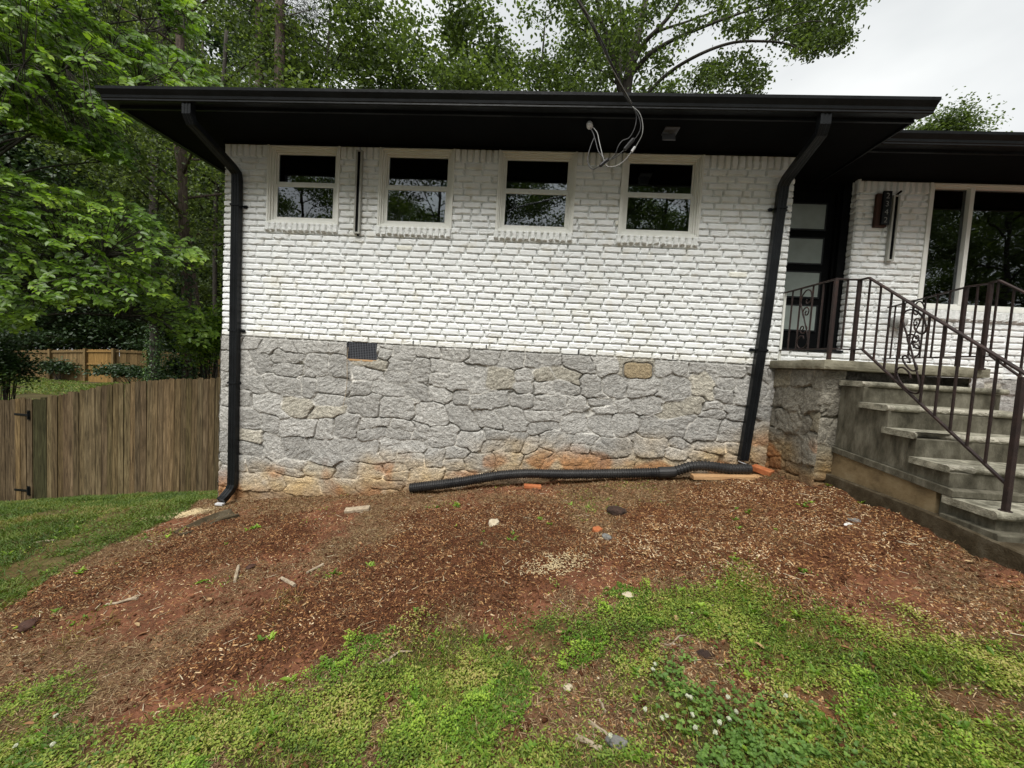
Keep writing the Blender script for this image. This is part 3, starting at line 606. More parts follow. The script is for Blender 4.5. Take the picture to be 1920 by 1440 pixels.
GP = [(0.0, 0.118), (0.0, 0.0), (0.082, 0.0), (0.088, 0.006), (0.088, 0.020), (0.094, 0.026), (0.098, 0.050), (0.112, 0.072), (0.124, 0.092), (0.126, 0.118), (0.112, 0.121), (0.112, 0.112), (0.118, 0.110), (0.116, 0.094), (0.104, 0.076), (0.090, 0.052), (0.086, 0.030), (0.078, 0.008), (0.006, 0.006), (0.006, 0.118)]
zb = SOF+0.008
def gutter(stations, caps=True):
    vs = []; k = len(GP)
    for (fx, fy) in stations: vs += [fx(d)+() if False else (fx(d), fy(d), zb+z) for d, z in GP]
    fs = [(i*k+j, i*k+(j+1) % k, (i+1)*k+(j+1) % k, (i+1)*k+j) for i in range(len(stations)-1) for j in range(k)]
    m_ = MB(); m_.add(vs, fs)
    return m_
F0 = OV+0.022
m_ = gutter([(lambda d: XR+0.06+d*0.45, lambda d: -F0-d), (lambda d: 3.3, lambda d: -F0-d), (lambda d: -F0-d, lambda d: -F0-d), (lambda d: -F0-d, lambda d: 8.4)])
k0 = len(m_.v); pr = [(XR+0.06+d*0.45, -F0-d, zb+z) for d, z in GP[:10]]; m_.add(pr, [tuple(range(10))])
gu = m_.build('gutter', M['black'], house)
m_ = gutter([(lambda d: 13.6, lambda d: -0.142-d), (lambda d: XR+0.021, lambda d: -0.142-d)]); m_.build('gutter', M['black'], house)
s = MB()
s.add([(-OV-.06, -OV-.06, SOF+.135), (XR+.05, -OV-.06, SOF+.135), (XR+.05, 8.46, SOF+.135), (-OV-.06, 8.46, SOF+.135), (3.24, 3.2, SOF+1.4), (3.24, 4.7, SOF+1.4)],
      [(0, 1, 4), (1, 2, 5, 4), (2, 3, 5), (3, 0, 4, 5), (0, 3, 2, 1)])
s.add([(XR-.05, -.16, SOF+.131), (13.7, -.16, SOF+.131), (13.7, 8.3, SOF+.131), (XR-.05, 8.3, SOF+.131), (XR-.05, 4.1, SOF+1.25), (13.7, 4.1, SOF+1.25)], [(0, 1, 5, 4), (3, 2, 5, 4), (1, 2, 5), (0, 3, 4)])
s.build('roof', M['shingle'], house)

# --- downspouts
DP = []
for i in range(24):     # ribbed rectangle
    pass
DSP = [(-.042, -.030), (-.020, -.030), (-.016, -.026), (-.004, -.026), (0, -.030), (.010, -.030), (.014, -.026), (.026, -.026), (.030, -.030), (.042, -.030), (.042, .030), (-.042, .030)]
def downspout(pts, straps, lab):
    m_ = MB(); P = [Vector(p) for p in pts]
    m_.sweep(P, [(a*1.08, -b) for a, b in DSP], up=(0, 1, 0))
    return m_
def ds(pts, up=(0, -1, 0)):
    m_ = MB(); P = [Vector(p) for p in pts]; n = len(P); vs = []
    for i, p in enumerate(P):
        d = (P[min(i+1, n-1)]-P[max(i-1, 0)]).normalized(); side = Vector((1, 0, 0)); side = (side-d*side.dot(d)).normalized(); out = side.cross(d).normalized()
        if out.y > 0: out = -out
        q = 1.0
        vs += [p+side*a*1.1+out*(-b)*1.05 for a, b in DSP]
    k = len(DSP); fs = [(i*k+j, i*k+(j+1) % k, (i+1)*k+(j+1) % k, (i+1)*k+j) for i in range(n-1) for j in range(k)]+[tuple(range(k)), tuple((n-1)*k+j for j in range(k))]
    return m_.add(vs, fs)
def curve(pts, n=10):
    P = [Vector(p) for p in pts]; P = [P[0]*2-P[1]]+P+[P[-1]*2-P[-2]]; out = []
    for i in range(1, len(P)-2):
        for j in range(n):
            t = j/n; a, b, c, d = P[i-1], P[i], P[i+1], P[i+2]
            out.append(0.5*((2*b)+(c-a)*t+(2*a-5*b+4*c-d)*t*t+(3*b-a-3*c+d)*t**3))
    return out+[P[-2]]
YW = -0.055
dl = ds([(0.20, YW, 1.80), (0.205, YW, 0.5), (0.215, YW, -0.6), (0.222, YW, -1.76)]).build('downspout', M['black'], house); tag(dl, 'black downspout at the left corner, open elbow at its foot')
ds([(0.17, -0.665, SOF+.01), (0.17, -0.665, 2.15), (0.175, -0.64, 2.09), (0.19, -0.12, 1.90), (0.198, -0.065, 1.86), (0.20, YW-.003, 1.80), (0.20, YW-.003, 1.74)]).build('elbow', M['black'], dl)
ds([(0.222, YW-.003, -1.72), (0.222, YW-.003, -1.80), (0.215, -0.085, -1.86), (0.205, -0.16, -1.925), (0.20, -0.20, -1.95)]).build('elbow', M['black'], dl)
s = MB(); s.box(0.155, 0.245, -0.240, -0.196, -1.992, -1.972); s.build('bare_lip', M['bare'], dl)
dr = ds([(6.27, YW, 1.84), (6.225, YW, 0.6), (6.165, YW, -0.4), (6.115, YW, -1.06)]).build('downspout', M['black'], house); tag(dr, 'black downspout leaning beside the porch, feeding the corrugated pipe')
ds([(6.235, -0.665, SOF+.01), (6.235, -0.665, 2.16), (6.24, -0.64, 2.10), (6.262, -0.13, 1.93), (6.268, -0.07, 1.89), (6.27, YW-.003, 1.83), (6.27, YW-.003, 1.76)]).build('elbow', M['black'], dr)
def strap(p, par, x0):
    s = MB(); s.box(x0-.056, x0+.056, YW-.038, YW-.034, p-.010, p+.010); s.box(x0+.052, x0+.056, YW-.038, -0.008, p-.010, p+.010); s.box(x0-.056, x0-.052, YW-.038, -0.008, p-.010, p+.010)
    for sg in (-1, 1):
        c = x0+sg*.075; s.add([(c-sg*.02, -.016, p-.016), (c+sg*.012, -.016, p-.018), (c+sg*.030, -.016, p), (c+sg*.012, -.016, p+.018), (c-sg*.02, -.016, p+.016),
               (c-sg*.02, -.008, p-.016), (c+sg*.012, -.008, p-.018), (c+sg*.030, -.008, p), (c+sg*.012, -.008, p+.018), (c-sg*.02, -.008, p+.016)],
              [(0, 1, 2, 3, 4), (5, 6, 7, 8, 9), (0, 1, 6, 5), (1, 2, 7, 6), (2, 3, 8, 7), (3, 4, 9, 8), (4, 0, 5, 9)])
    s.build('strap', M['black'], par)
for z in (1.50, 0.05, -0.57): strap(z, dl, 0.20+0.009*(1.5-z)/2)
for z in (1.66, 0.155): strap(z, dr, 6.263 if z > 1 else 6.20)

# --- foundation vent
s = MB(); vx0, vx1, vz0, vz1 = VENT
for i in range(19):
    x = vx0+(vx1-vx0)*i/18; s.box(x-.003, x+.003, 0.0, 0.005, vz0, vz1+.02)
for j in range(11):
    z = vz0+(vz1+.02-vz0)*j/10; s.box(vx0, vx1, 0.0055, 0.0085, z-.003, z+.003)
ve = s.build('foundation_vent', M['mesh'], house)
s = MB(); s.box(vx0-.02, vx1+.02, 0.03, 0.25, vz0-.03, vz0); s.box(vx0-.02, vx1+.02, 0.25, 0.27, vz0, vz1+.05); s.box(vx0-.02, vx0, 0.03, .25, vz0, vz1+.05); s.box(vx1, vx1+.02, 0.03, .25, vz0, vz1+.05)
s.build('vent_recess', M['soffit'], ve)
s = MB(); s.box(vx0-.004, vx1+.004, -0.014, 0.03, vz0-.022, vz0-.002); s.build('vent_sill', M['lumber'], ve)

# --- things fixed to the walls
def sconce(x, y, z0, z1, lab, tip):
    e = empty('wall_light', (x, y, z0), lab, 'wall light', 'slim bar lights on the house front')
    s = MB(); s.box(x-.036, x-.0165, y-.052, y-.012, z0, z1); s.box(x+.0165, x+.036, y-.052, y-.012, z0, z1); s.box(x-.0165, x+.0165, y-.052, y-.012, z0, z0+.018); s.box(x-.0165, x+.0165, y-.052, y-.012, z1-.018, z1)
    s.box(x-.0165, x+.0165, y-.022, y-.012, z0+.018, z1-.018); s.build('housing', M['alu'], e, bevel=0.0015)
    s = MB(); s.box(x-.0163, x+.0163, y-.044, y-.0225, z0+.0185, z1-.0185); s.build('lens', M['soffit'], e)
    s = MB(); s.tube([(x, y-.03, z1 if tip > 0 else z0-.075), (x+.05*max(tip, 0), y-.035, z1+.05 if tip > 0 else z0)], .012, 8) if tip > 0 else s.tube([(x+.005, y-.018, z0-.02), (x+.005, y-.018, z0-.002)], .012, 8)
    s.build('conduit', M['soffit'], e)
    for zz in (z0+.1, z1-.16): s = MB(); s.box(x-.02, x+.02, y-.012, y+.006, zz, zz+.06); s.build('bracket', M['alu'], e)
sconce(1.640, 0.0, 1.235, 2.165, 'tall slim bar light between the two leftmost small windows', 0)
sconce(7.815, 0.48, 1.30, 2.05, 'shorter slim bar light beside the house number plaque', 1)
e = empty('house_number_sign', (7.655, 0.48, 1.69), 'narrow dark plaque reading 2342 downwards on red brown wood, right of the door', 'house sign')
s = MB(); s.box(7.605, 7.735, 0.435, 0.474, 1.685, 2.065); s.build('backboard', M['plaque'], e, bevel=0.002)
s = MB(); s.box(7.655, 7.745, 0.412, 0.4345, 1.705, 2.085); s.build('face_plate', M['black'], e, bevel=0.001)
for i, ch in enumerate('2342'):
    c = bpy.data.curves.new('numeral', 'FONT'); c.body = ch; c.size = 0.088; c.align_x = 'CENTER'; c.extrude = 0.0008; c.offset = -0.0009
    t_ = bpy.data.objects.new('tmp', c); me_ = bpy.data.meshes.new_from_object(t_); bpy.data.objects.remove(t_); o = bpy.data.objects.new('numeral', me_); COL.objects.link(o); o.parent = e; o.rotation_euler = (PI/2, 0, 0)
    o.location = Vector((7.700, 0.4105, 2.000-i*0.091))-Vector(ORG[e.name]); me_.materials.clear(); me_.materials.append(M['foam'])
# outdoor tap cover
e = empty('tap_cover', (7.985, 0.48, 0.55), 'small grey foam tap cover low on the white brick behind the railing', 'tap cover')
s = MB(); s.tube([(7.985, 0.476, 0.60), (7.985, 0.43, 0.60), (7.985, 0.385, 0.597), (7.985, 0.375, 0.595)], [.075, .072, .062, .03], 14); s.build('cover', M['foam'], e, smooth=True)
s = MB(); s.tube([(7.985, 0.43, 0.53), (7.985, 0.40, 0.512)], [.022, .018], 8); s.build('toggle', M['foam'], e)
# soffit fixture
e = empty('eave_spotlight', (4.97, -0.39, SOF), 'small square dark fixture under the black eave above the rightmost small window', 'light fixture')
s = MB(); s.box(4.90, 5.04, -0.47, -0.33, SOF-.012, SOF-.001); s.build('mount_plate', M['mesh'], e, bevel=0.002)
s = MB(); s.obox((4.955, -0.40, SOF-.062), (0.125, 0.012, 0.085), Matrix.Rotation(math.radians(-22), 3, 'X')); s.box(4.95, 4.98, -.41, -.39, SOF-.03, SOF-.012); s.build('lamp_head', M['mesh'], e, bevel=0.003)

# ================================================================== PORCH, STEPS, PATH
porch = empty('front_porch', (6.9, -0.2, -1.1), 'raised porch slab of pale concrete on a rough stone base', 'porch')
def wob_box(name, x0, x1, y0, y1, z0, z1, m, par, res=0.03, amp=0.004, s=0):
    """box with uneven worn faces"""
    bm = bmesh.new(); bmesh.ops.create_cube(bm, size=1.0, matrix=Matrix.Translation(((x0+x1)/2, (y0+y1)/2, (z0+z1)/2)) @ Matrix.Diagonal((x1-x0, y1-y0, z1-z0, 1)))
    for ax, (a, b) in enumerate(((x0, x1), (y0, y1), (z0, z1))):
        k = int(min(60, (b-a)/res))
        for i in range(1, k+1):
            co = [0, 0, 0]; no = [0, 0, 0]; co[ax] = a+(b-a)*i/(k+1); no[ax] = 1
            bmesh.ops.bisect_plane(bm, geom=bm.verts[:]+bm.edges[:]+bm.faces[:], plane_co=co, plane_no=no)
    V = np.array([v.co for v in bm.verts]); n = V*0
    for ax, (a, b) in enumerate(((x0, x1), (y0, y1), (z0, z1))): n[:, ax] = np.where(V[:, ax] > b-1e-4, 1, np.where(V[:, ax] < a+1e-4, -1, 0))
    edge = (np.abs(n).sum(1) > 1)
    q = (fbm(V[:, 0]*6+V[:, 2]*5, V[:, 1]*6+V[:, 2]*7, 4, 90+s)-0.5)*2*amp; q2 = (fbm(V[:, 0]*30+V[:, 2]*22, V[:, 1]*30+V[:, 2]*17, 3, 95+s))*amp*1.6*edge
    V = V+n*(q-q2)[:, None]
    for v, c in zip(bm.verts, V): v.co = c
    bm.verts.index_update(); F = [tuple(v.index for v in f.verts) for f in bm.faces]; bm.free()
    return npmesh(name, V, F, m, par)
wob_box('slab', 6.335, 7.72, -0.83, 0.466, -0.035, 0.052, M['conc'], porch, 0.035, 0.006)
def pier(u0, u1, base, plane, seed, name='stone_base', sgn=-1):
    U, Zs, H, T, UU, ZZ, k = stone_field(u0, u1, -1.35, -0.04, 0.010, seed, 0.26, 0.24)
    T = T*np.array([0.56, 0.53, 0.46]); xx = UU*0+6.42 if plane == 'X' else UU
    T = clay_stain(T, ZZ-gz(xx, UU*0-0.5), UU, ZZ, 5, 0.42)
    H[0] = H[-1] = -0.004
    return field_mesh(name, U, Zs, H*1.15, T, np.ones(UU.shape, bool), M['stone'], porch, plane, base, sgn)
pier(-0.74, 0.0, 6.405, 'X', 301); pier(6.405, 6.60, -0.74, 'Y', 302); pier(6.60, 7.64, -0.50, 'Y', 304); pier(-0.74, 0.47, 7.64, 'X', 303, sgn=1)
s = MB(); s.box(6.43, 6.60, -0.71, -.45, -1.3, -0.045); s.box(6.43, 7.61, -0.45, 0.46, -1.3, -0.045); s.build('rubble_core', M['soffit'], porch)

steps = empty('front_steps', (7.1, -1.6, -1.1), 'flight of worn grey concrete steps with chipped nosings below the porch', 'steps')
XL, XRr = 6.55, 7.64
TR = [(-0.122, -0.770, -1.035), (-0.297, -1.00, -1.290), (-0.470, -1.25, -1.535), (-0.645, -1.50, -1.790), (-0.845, -1.75, -2.075)]
# body: stepped profile extruded across
def profile_extrude(name, prof, x0, x1, m, par, bevel=0):
    n = len(prof); s = MB(); s.add([(x0, y, z) for y, z in prof]+[(x1, y, z) for y, z in prof], [(i, (i+1) % n, n+(i+1) % n, n+i) for i in range(n)]+[tuple(range(n)), tuple(range(2*n-1, n-1, -1))])
    return s.build(name, m, par, bevel=bevel)
prof = [(-0.755, -0.17), (-1.010, -0.17), (-1.010, -0.345), (-1.265, -0.345), (-1.265, -0.518), (-1.510, -0.518), (-1.510, -0.693), (-1.765, -0.693), (-1.765, -0.79), (-0.755, -0.73)]
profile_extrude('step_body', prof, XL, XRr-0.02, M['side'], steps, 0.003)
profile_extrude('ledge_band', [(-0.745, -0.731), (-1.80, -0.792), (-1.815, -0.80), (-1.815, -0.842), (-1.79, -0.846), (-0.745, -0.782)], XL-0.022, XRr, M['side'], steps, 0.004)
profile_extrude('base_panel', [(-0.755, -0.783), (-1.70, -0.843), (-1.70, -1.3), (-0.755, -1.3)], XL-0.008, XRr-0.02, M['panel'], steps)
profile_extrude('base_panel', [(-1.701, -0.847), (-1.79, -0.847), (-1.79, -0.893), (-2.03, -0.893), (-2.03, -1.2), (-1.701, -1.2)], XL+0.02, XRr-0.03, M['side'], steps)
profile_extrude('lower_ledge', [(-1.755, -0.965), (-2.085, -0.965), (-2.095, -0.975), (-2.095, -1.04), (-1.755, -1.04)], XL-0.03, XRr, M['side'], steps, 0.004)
def tread(i, chips):
    z, yb, yf = TR[i]; th = 0.047; x0, x1 = XL-0.028, XRr+0.02
    if i == 4: th = 0.05; x0 = XL-0.02
    xs = np.unique(np.concatenate([np.arange(x0, x1, 0.012), [x1]])); r = th/2
    k = 9; arc = [(-math.sin(a)*r*0.9, math.cos(a)*r) for a in np.linspace(0, PI, k)]
    vs = []; cc = []
    for x in xs:
        c = 0.0
        for (a, b, dep, sl) in chips:
            e = min(x-a, b-x); c = max(c, dep*float(sstep(0, sl, e))*(0.65+0.7*float(fbm(x*22, i*3.1, 3, 5)))) if e > 0 else c
        w1 = (float(fbm(x*9, i*5.3, 3, 7))-0.5)*0.008+(float(fbm(x*60, i*5.3, 3, 7))-0.5)*0.004
        endr = 0.0
        row = [(x, yb, z), (x, yb, z-th)]
        ring_ = [(x, yf+r+dy+c+w1*(1 if c < .004 else 2.2)+(0.010*float(fbm(x*70, j*1.9+i, 3, 3)) if c > .004 else 0), z-r+dz+(-0.006*float(fbm(x*40, j+i, 2, 9)) if (c > .004 and dz > 0) else 0)) for j, (dy, dz) in enumerate(arc)]
        mid = [(x, yb+(yf-yb)*t, z-0.002*float(fbm(x*8, t*6+i, 3, 2))) for t in (0.15, .3, .45, .6, .75)]
        vs += [row[1], row[0]]+mid+ring_; cc.append(c)
    n = 2+5+k; fs = [(a*n+j, a*n+(j+1) % n, (a+1)*n+(j+1) % n, (a+1)*n+j) for a in range(len(xs)-1) for j in range(n)]+[tuple(range(n)), tuple((len(xs)-1)*n+j for j in reversed(range(n)))]
    s = MB(); s.add(vs, fs); o = s.build('tread', M['tread'], steps, smooth=False)
    if chips:
        o.data.materials.append(M['chip'])
        for p in o.data.polygons:
            if 3 < len(p.vertices) <= 4:
                a = min(p.vertices)//n; j = [q % n for q in p.vertices]
                if a < len(cc)-1 and max(cc[a], cc[a+1]) > 0.006 and min(j) >= 6 and p.center.x < 9: p.material_index = 1
    return o
CH = {0: [(XL-.03, XL+0.035, 0.03, 0.02)], 1: [(XL-.03, XL+.02, 0.02, .02), (6.76, 7.32, 0.022, 0.05)], 2: [(XL-.03, 6.90, 0.13, 0.14), (6.9, 7.2, .012, .05)], 3: [(XL-.028, 6.70, 0.045, 0.05)], 4: [(7.0, 7.05, 0.006, 0.02)]}
for i in range(5): tag(tread(i, CH[i]), ['top tread, its nosing nearly whole', 'second tread, nosing chipped along the middle', 'third tread, front corner broken away', 'fourth tread, corner chipped', 'bottom tread carrying the railing foot'][i])
curb = MB(); n_ = 40; ys = np.linspace(-0.70, -4.2, n_)
vs = []
for y in ys:
    zt = -0.985 if y > -1.7 else -0.985+0.055*(y+1.7)
    zt = max(zt, -1.065); wv = (float(fbm(y*4, 1, 3, 3))-.5)*.012
    vs += [(XL-.052+wv, y, -1.35), (XL-.048+wv, y, zt-.008), (XL-.040+wv, y, zt), (XL+.10, y, zt), (XL+.10, y, -1.35)]
curb.add(vs, [(i*5+j, i*5+(j+1) % 5, (i+1)*5+(j+1) % 5, (i+1)*5+j) for i in range(n_-1) for j in range(5)]+[tuple(range(5))])
o = curb.build('kerb', M['kerb']); tag(o, kind='structure')
o = wob_box('path', XL+.10, 7.9, -7.0, -1.9, -1.2, -1.045, M['path'], None, 0.06, 0.004); tag(o, kind='structure')

# ================================================================== RAILINGS
def in_plane(x_of_y, pts):     # (y,z) -> world on the railing line
    return [Vector((x_of_y(y), y, z)) for y, z in pts]
def spiral(cx, cz, r0, a0, turns, n=18, sx=1.0):
    out = []
    for i in range(n):
        t = i/(n-1); a = a0+turns*2*PI*t; r = r0*(1-0.72*t); out.append((cx+math.cos(a)*r*sx, cz+math.sin(a)*r))
    return out
def scroll_panel(parent, fx, y0, y1, zb0, zb1, zt0, zt1):
    """wrought scrolls filling the bay y0..y1 (the bay may be sheared by the slope of the stair)"""
    def mp_(s_, t_):
        y = y0+(y1-y0)*s_; zb_ = zb0+(zb1-zb0)*s_; zt_ = zt0+(zt1-zt0)*s_; return Vector((fx(y), y, zb_+(zt_-zb_)*t_))
    curves = []
    curves.append([(0.60, .17), (.52, .215), (.30, .22), (.12, .17), (.06, .10), (.20, .035), (.5, .01), (.82, .05), (.94, .13), (.88, .22), (.66, .38), (.40, .56), (.14, .72), (.06, .80), (.16, .90), (.45, .97), (.78, .95), (.92, .86), (.86, .78), (.66, .745), (.52, .78), (.56, .82)])
    curves.append([(.45, .52), (.30, .60), (.42, .67), (.66, .68), (.80, .63), (.74, .57), (.58, .56), (.52, .60), (.60, .625)])
    curves.append([(.62, .40), (.78, .34), (.62, .27), (.38, .27), (.22, .32), (.30, .375), (.46, .375), (.50, .34), (.42, .32)])
    for c in curves:
        P = curve([mp_(a, b) for a, b in c], 5); s = MB(); s.tube(P, 0.0066, 6); s.build('scroll', M['rust'], parent, smooth=True)
def railing(lab, fx, ywall, y1, x2, y2, ypk, ybot, ztop, zpk, zlow0, zbot_top, zbot_low, zbase, zend, scroll_land=(-.28, -.46), land=(-.148, -.60), scroll_st=(-1.20, -1.43), st=(), ridge=True):
    """landing run along the porch edge, short return to x2, then the sloping run down the steps at x2(y)"""
    e = empty('stair_railing', (x2(y2), y2, 0.05), lab, 'railing', 'rusty brown iron railings either side of the steps')
    s = MB(); s.bar((fx(ywall), ywall, zend), (fx(y1), y1, ztop), .028, .012); s.bar((fx(y1)-.014, y1, ztop+.001), (x2(y2)+.014, y2, ztop+.001), .028, .012)
    s.bar((x2(y2), y2+.012, ztop+.002), (x2(ypk), ypk, zpk), .028, .012)
    s.bar((x2(ypk), ypk+.004, zpk+.003), (x2(ybot), ybot-.02, zbot_top), .030, .013); s.build('handrail', M['rust'], e, bevel=0.003)
    s = MB(); s.bar((fx(ywall), ywall, zlow0+.012), (fx(y1), y1, zlow0), .020, .012); s.bar((fx(y1), y1, zlow0+.001), (x2(y2), y2, zlow0+.001), .020, .012); s.bar((x2(y2), y2, zlow0+.002), (x2(ypk), ypk-.01, zlow0+.002), .020, .012)
    s.bar((x2(ypk), ypk-.004, zlow0+.003), (x2(ybot), ybot, zbot_low), .020, .012); s.build('bottom_rail', M['rust'], e)
    for (x, y, zb_, zt_) in ((fx(y1), y1, .045, ztop), (x2(y2), y2, .045, ztop), (x2(ybot), ybot, zbase, zbot_top-.01)):
        s = MB(); s.box(x-.0140, x+.0140, y-.0140, y+.0140, zb_, zt_-.004); s.build('post', M['rust'], e, bevel=0.003)
        s = MB(); s.tube([(x, y, zb_-.01), (x, y, zb_+.006)], .03, 10); s.build('base_flange', M['rust'], e)
    def bal(x, y, zb_, zt_):
        s = MB(); s.box(x-.0058, x+.0058, y-.0058, y+.0058, zb_, zt_); s.build('baluster', M['rust'], e)
    for y in land: bal(fx(y), y, zlow0+.004, zend+(ztop-zend)*(ywall-y)/(ywall-y1)-.004)
    for y in scroll_land: bal(fx(y), y, zlow0+.004, zend+(ztop-zend)*(ywall-y)/(ywall-y1)-.004)
    a, b = scroll_land; scroll_panel(e, fx, a, b, zlow0+.01, zlow0+.01, ztop-.01, ztop-.01)
    xm = (fx(y1)+x2(y2))/2; bal(xm, (y1+y2)/2, zlow0+.004, ztop-.004)
    def zt(y): return zpk+(zbot_top-zpk)*(ypk-y)/(ypk-ybot+.02)
    def zl(y): return zlow0+(zbot_low-zlow0)*(ypk-y)/(ypk-ybot)
    for y in st: bal(x2(y), y, zl(y)+.004, zt(y)-.006)
    a, b = scroll_st; scroll_panel(e, x2, a, b, zl(a)+.01, zl(b)+.01, zt(a)-.015, zt(b)-.015)
    return e
ST = (-.868, -.985, -1.095, -1.205, -1.43, -1.545, -1.66, -1.775, -1.89)
el = railing('left railing of the steps, its landing end touching the corner of the front wall', lambda y: 6.42, -0.012, -0.755, lambda y: 6.62, -0.755, -0.85, -2.025, .776, .776, .155, -.035, -.695, -.848, .787, st=ST)
s = MB(); s.box(6.413, 6.432, -.024, -.006, 0.053, 0.79); s.build('wall_bar', M['trim'], el)
railing('right railing of the steps, in front of the large picture window', lambda y: 7.60+(y+.66)*0.24, 0.455, -0.66, lambda y: 7.615, -0.84, -0.90, -2.025, .775, .785, .150, -.035, -.695, -.848, .765,
        scroll_land=(-.16, .02), land=(.32, .16, -.32, -.48), st=tuple(y-.03 for y in ST), scroll_st=(-1.235, -1.46))

# ================================================================== PIPE AND SMALL THINGS ALONG THE WALL
def corr(pts, r, pitch=0.026, n=16):
    P = curve(pts, 14); L_ = [0]
    for a, b in zip(P, P[1:]): L_.append(L_[-1]+(b-a).length)
    tot = L_[-1]; k = int(tot/pitch*4); ts = np.linspace(0, tot, k); A = np.array([list(p) for p in P]); Q = np.stack([np.interp(ts, L_, A[:, i]) for i in range(3)], 1)
    rr = [r*(1.0 if (i % 4) in (1, 2) else 0.84) for i in range(k)]
    s = MB(); s.tube([tuple(q) for q in Q], rr, n); return s
YP = -0.135
def pp(px, py, dz=0): p = at(px, py, YP); return (p[0], YP, p[2]+dz)
s = corr([pp(769, 915), pp(860, 904), pp(925, 893), pp(985, 888), pp(1060, 889), pp(1150, 888), pp(1243, 886)], 0.056)
dp = s.build('drain_pipe', M['pipe'], None); tag(dp, 'long black corrugated drain pipe lying along the foot of the stone wall', 'drain pipe')
cpl = MB(); a, b = pp(1235, 886), pp(1264, 885); cpl.tube([a, b], .0605, 16); cpl.build('coupling', M['pipe'], dp, smooth=False)
corr([pp(1262, 885), pp(1280, 879), pp(1300, 874), pp(1330, 874), pp(1365, 879), pp(1402, 879)], 0.056, 0.034).build('flexible_end', M['pipe'], dp)
s = MB(); c = pp(1402, 879); s.tube([(6.118, YP-.002, c[2]), (6.160, YP-.002, c[2]+.002)], .050, 14); s.build('end_cap', M['pipe'], dp)
s = MB(); s.obox((6.10, -.09, c[2]+.052), (0.07, 0.06, 0.006), Matrix.Rotation(.3, 3, 'Y')); s.build('tape_patch', M['bare'], dp)
def onp(px, py): x, y = G(px, py); return x, y, float(gnd(x, y))
def box_thing(name, px, py, size, rz, m, label, cat, tilt=(0, 0), dz=0, y=None, x=None):
    X_, Y_, Z_ = onp(px, py)
    if y is not None: X_ = at(px, py, y)[0]; Y_ = y; Z_ = float(gnd(X_, Y_))
    R_ = np.array(Matrix.Rotation(rz, 3, 'Z') @ Matrix.Rotation(tilt[0], 3, 'X') @ Matrix.Rotation(tilt[1], 3, 'Y'))
    s = MB(); s.obox((X_, Y_, Z_+size[2]/2+dz), size, R_); o = s.build(name, m, None, bevel=min(size)*0.12); return tag(o, label, cat)
box_thing('timber_board', 1362, 893, (0.72, 0.11, 0.045), .0, M['lumber'], 'pale sawn board on the soil under the right end of the drain pipe', 'board', y=-0.19, tilt=(0, -.06), dz=.005)
box_thing('loose_brick', 1430, 877, (0.20, 0.095, 0.062), -1.0, M['redbrick'], 'orange brick lying in the corner where the foundation meets the porch', 'brick', y=-0.13, tilt=(.1, .12), dz=.01)
box_thing('brick_piece', 999, 907, (0.19, 0.08, 0.035), .05, M['redbrick'], 'flat brick piece wedged under the middle of the drain pipe', 'brick', y=-0.20, dz=-.002)
box_thing('wood_offcut', 670, 957, (0.25, 0.085, 0.032), .22, M['stick'], 'short grey wood block on the dirt left of the drain pipe', 'wood block', tilt=(.1, -.12), dz=.01)
def rock(name, px, py, r, m, label, cat, sq=(1, .85, .7), seed=0, sub=3, sink=0.3):
    X_, Y_, Z_ = onp(px, py); bm = bmesh.new(); bmesh.ops.create_icosphere(bm, subdivisions=sub, radius=1)
    V = np.array([v.co for v in bm.verts]); F_ = [tuple(v.index for v in f.verts) for f in bm.faces]; bm.free()
    d = 0.72+0.55*fbm(V[:, 0]*1.6+seed*3+V[:, 2], V[:, 1]*1.6+V[:, 2]*1.3, 4, seed)+0.14*fbm(V[:, 0]*7+V[:, 2]*5, V[:, 1]*7, 2, seed)
    V = V*d[:, None]*r*np.array(sq); V = V @ np.array(Matrix.Rotation(seed*1.3, 3, 'Z')).T
    V[:, 2] += (1-sink)*r*sq[2]; V += np.array([X_, Y_, Z_])
    o = npmesh(name, V, F_, m, None, smooth=False); return tag(o, label, cat)
rock('rock', 925, 993, .055, M['rock'], 'pale knobbly rock alone on the red soil below the middle of the drain pipe', 'rock', seed=1)
rock('soil_clod', 1155, 968, .075, M['clod'], 'dark brown clod at the edge of the right mulch patch', 'clod', (1.2, .8, .55), 2)
rock('brick_chunk', 1120, 998, .048, M['redbrick'], 'broken orange brick chunk beside a grey stone, left of the right mulch patch', 'brick', (1.1, .8, .6), 3, 1)
rock('stone', 1137, 1012, .036, M['greyrock'], 'small grey white stone touching the orange brick chunk', 'stone', (1.2, .8, .6), 4)
rock('rock', 1178, 1122, .030, M['rock'], 'white stone half hidden in the grass tuft in the middle foreground', 'rock', (1.2, .8, .35), 5)
rock('rock', 1158, 1398, .034, M['greyrock'], 'pale grey rock at the left edge of the clover, beside the dead branches', 'rock', (.6, 1.2, .45), 6)
rock('stone', 1605, 975, .055, M['greyrock'], 'flat dark grey stone in the soil beside the steps', 'stone', (1.3, .8, .3), 7)
rock('rock', 780, 1132, .045, M['rock'], 'flat tan rock at the middle of the bare soil', 'rock', (1.2, .8, .35), 8)
rock('rock', 1062, 968, .03, M['rock'], 'tan flat stone just above the two brick and stone bits', 'rock', (1.5, 1, .25), 9)
rock('rock', 1065, 1283, .018, M['rock'], 'small tan pebble stone in the bare spot left of the clover', 'rock', (1.2, 1, .5), 10)
rock('rock', 56, 1178, .045, M['plaque'], 'reddish clod at the far left end of the dark mulch', 'clod', (1.2, 1, .7), 11)
rock('asphalt_lump', 1325, 1232, .026, M['clod'], 'dark grey lump at the bare spot right of the clover flowers', 'lump', (1.5, 1, .4), 12)
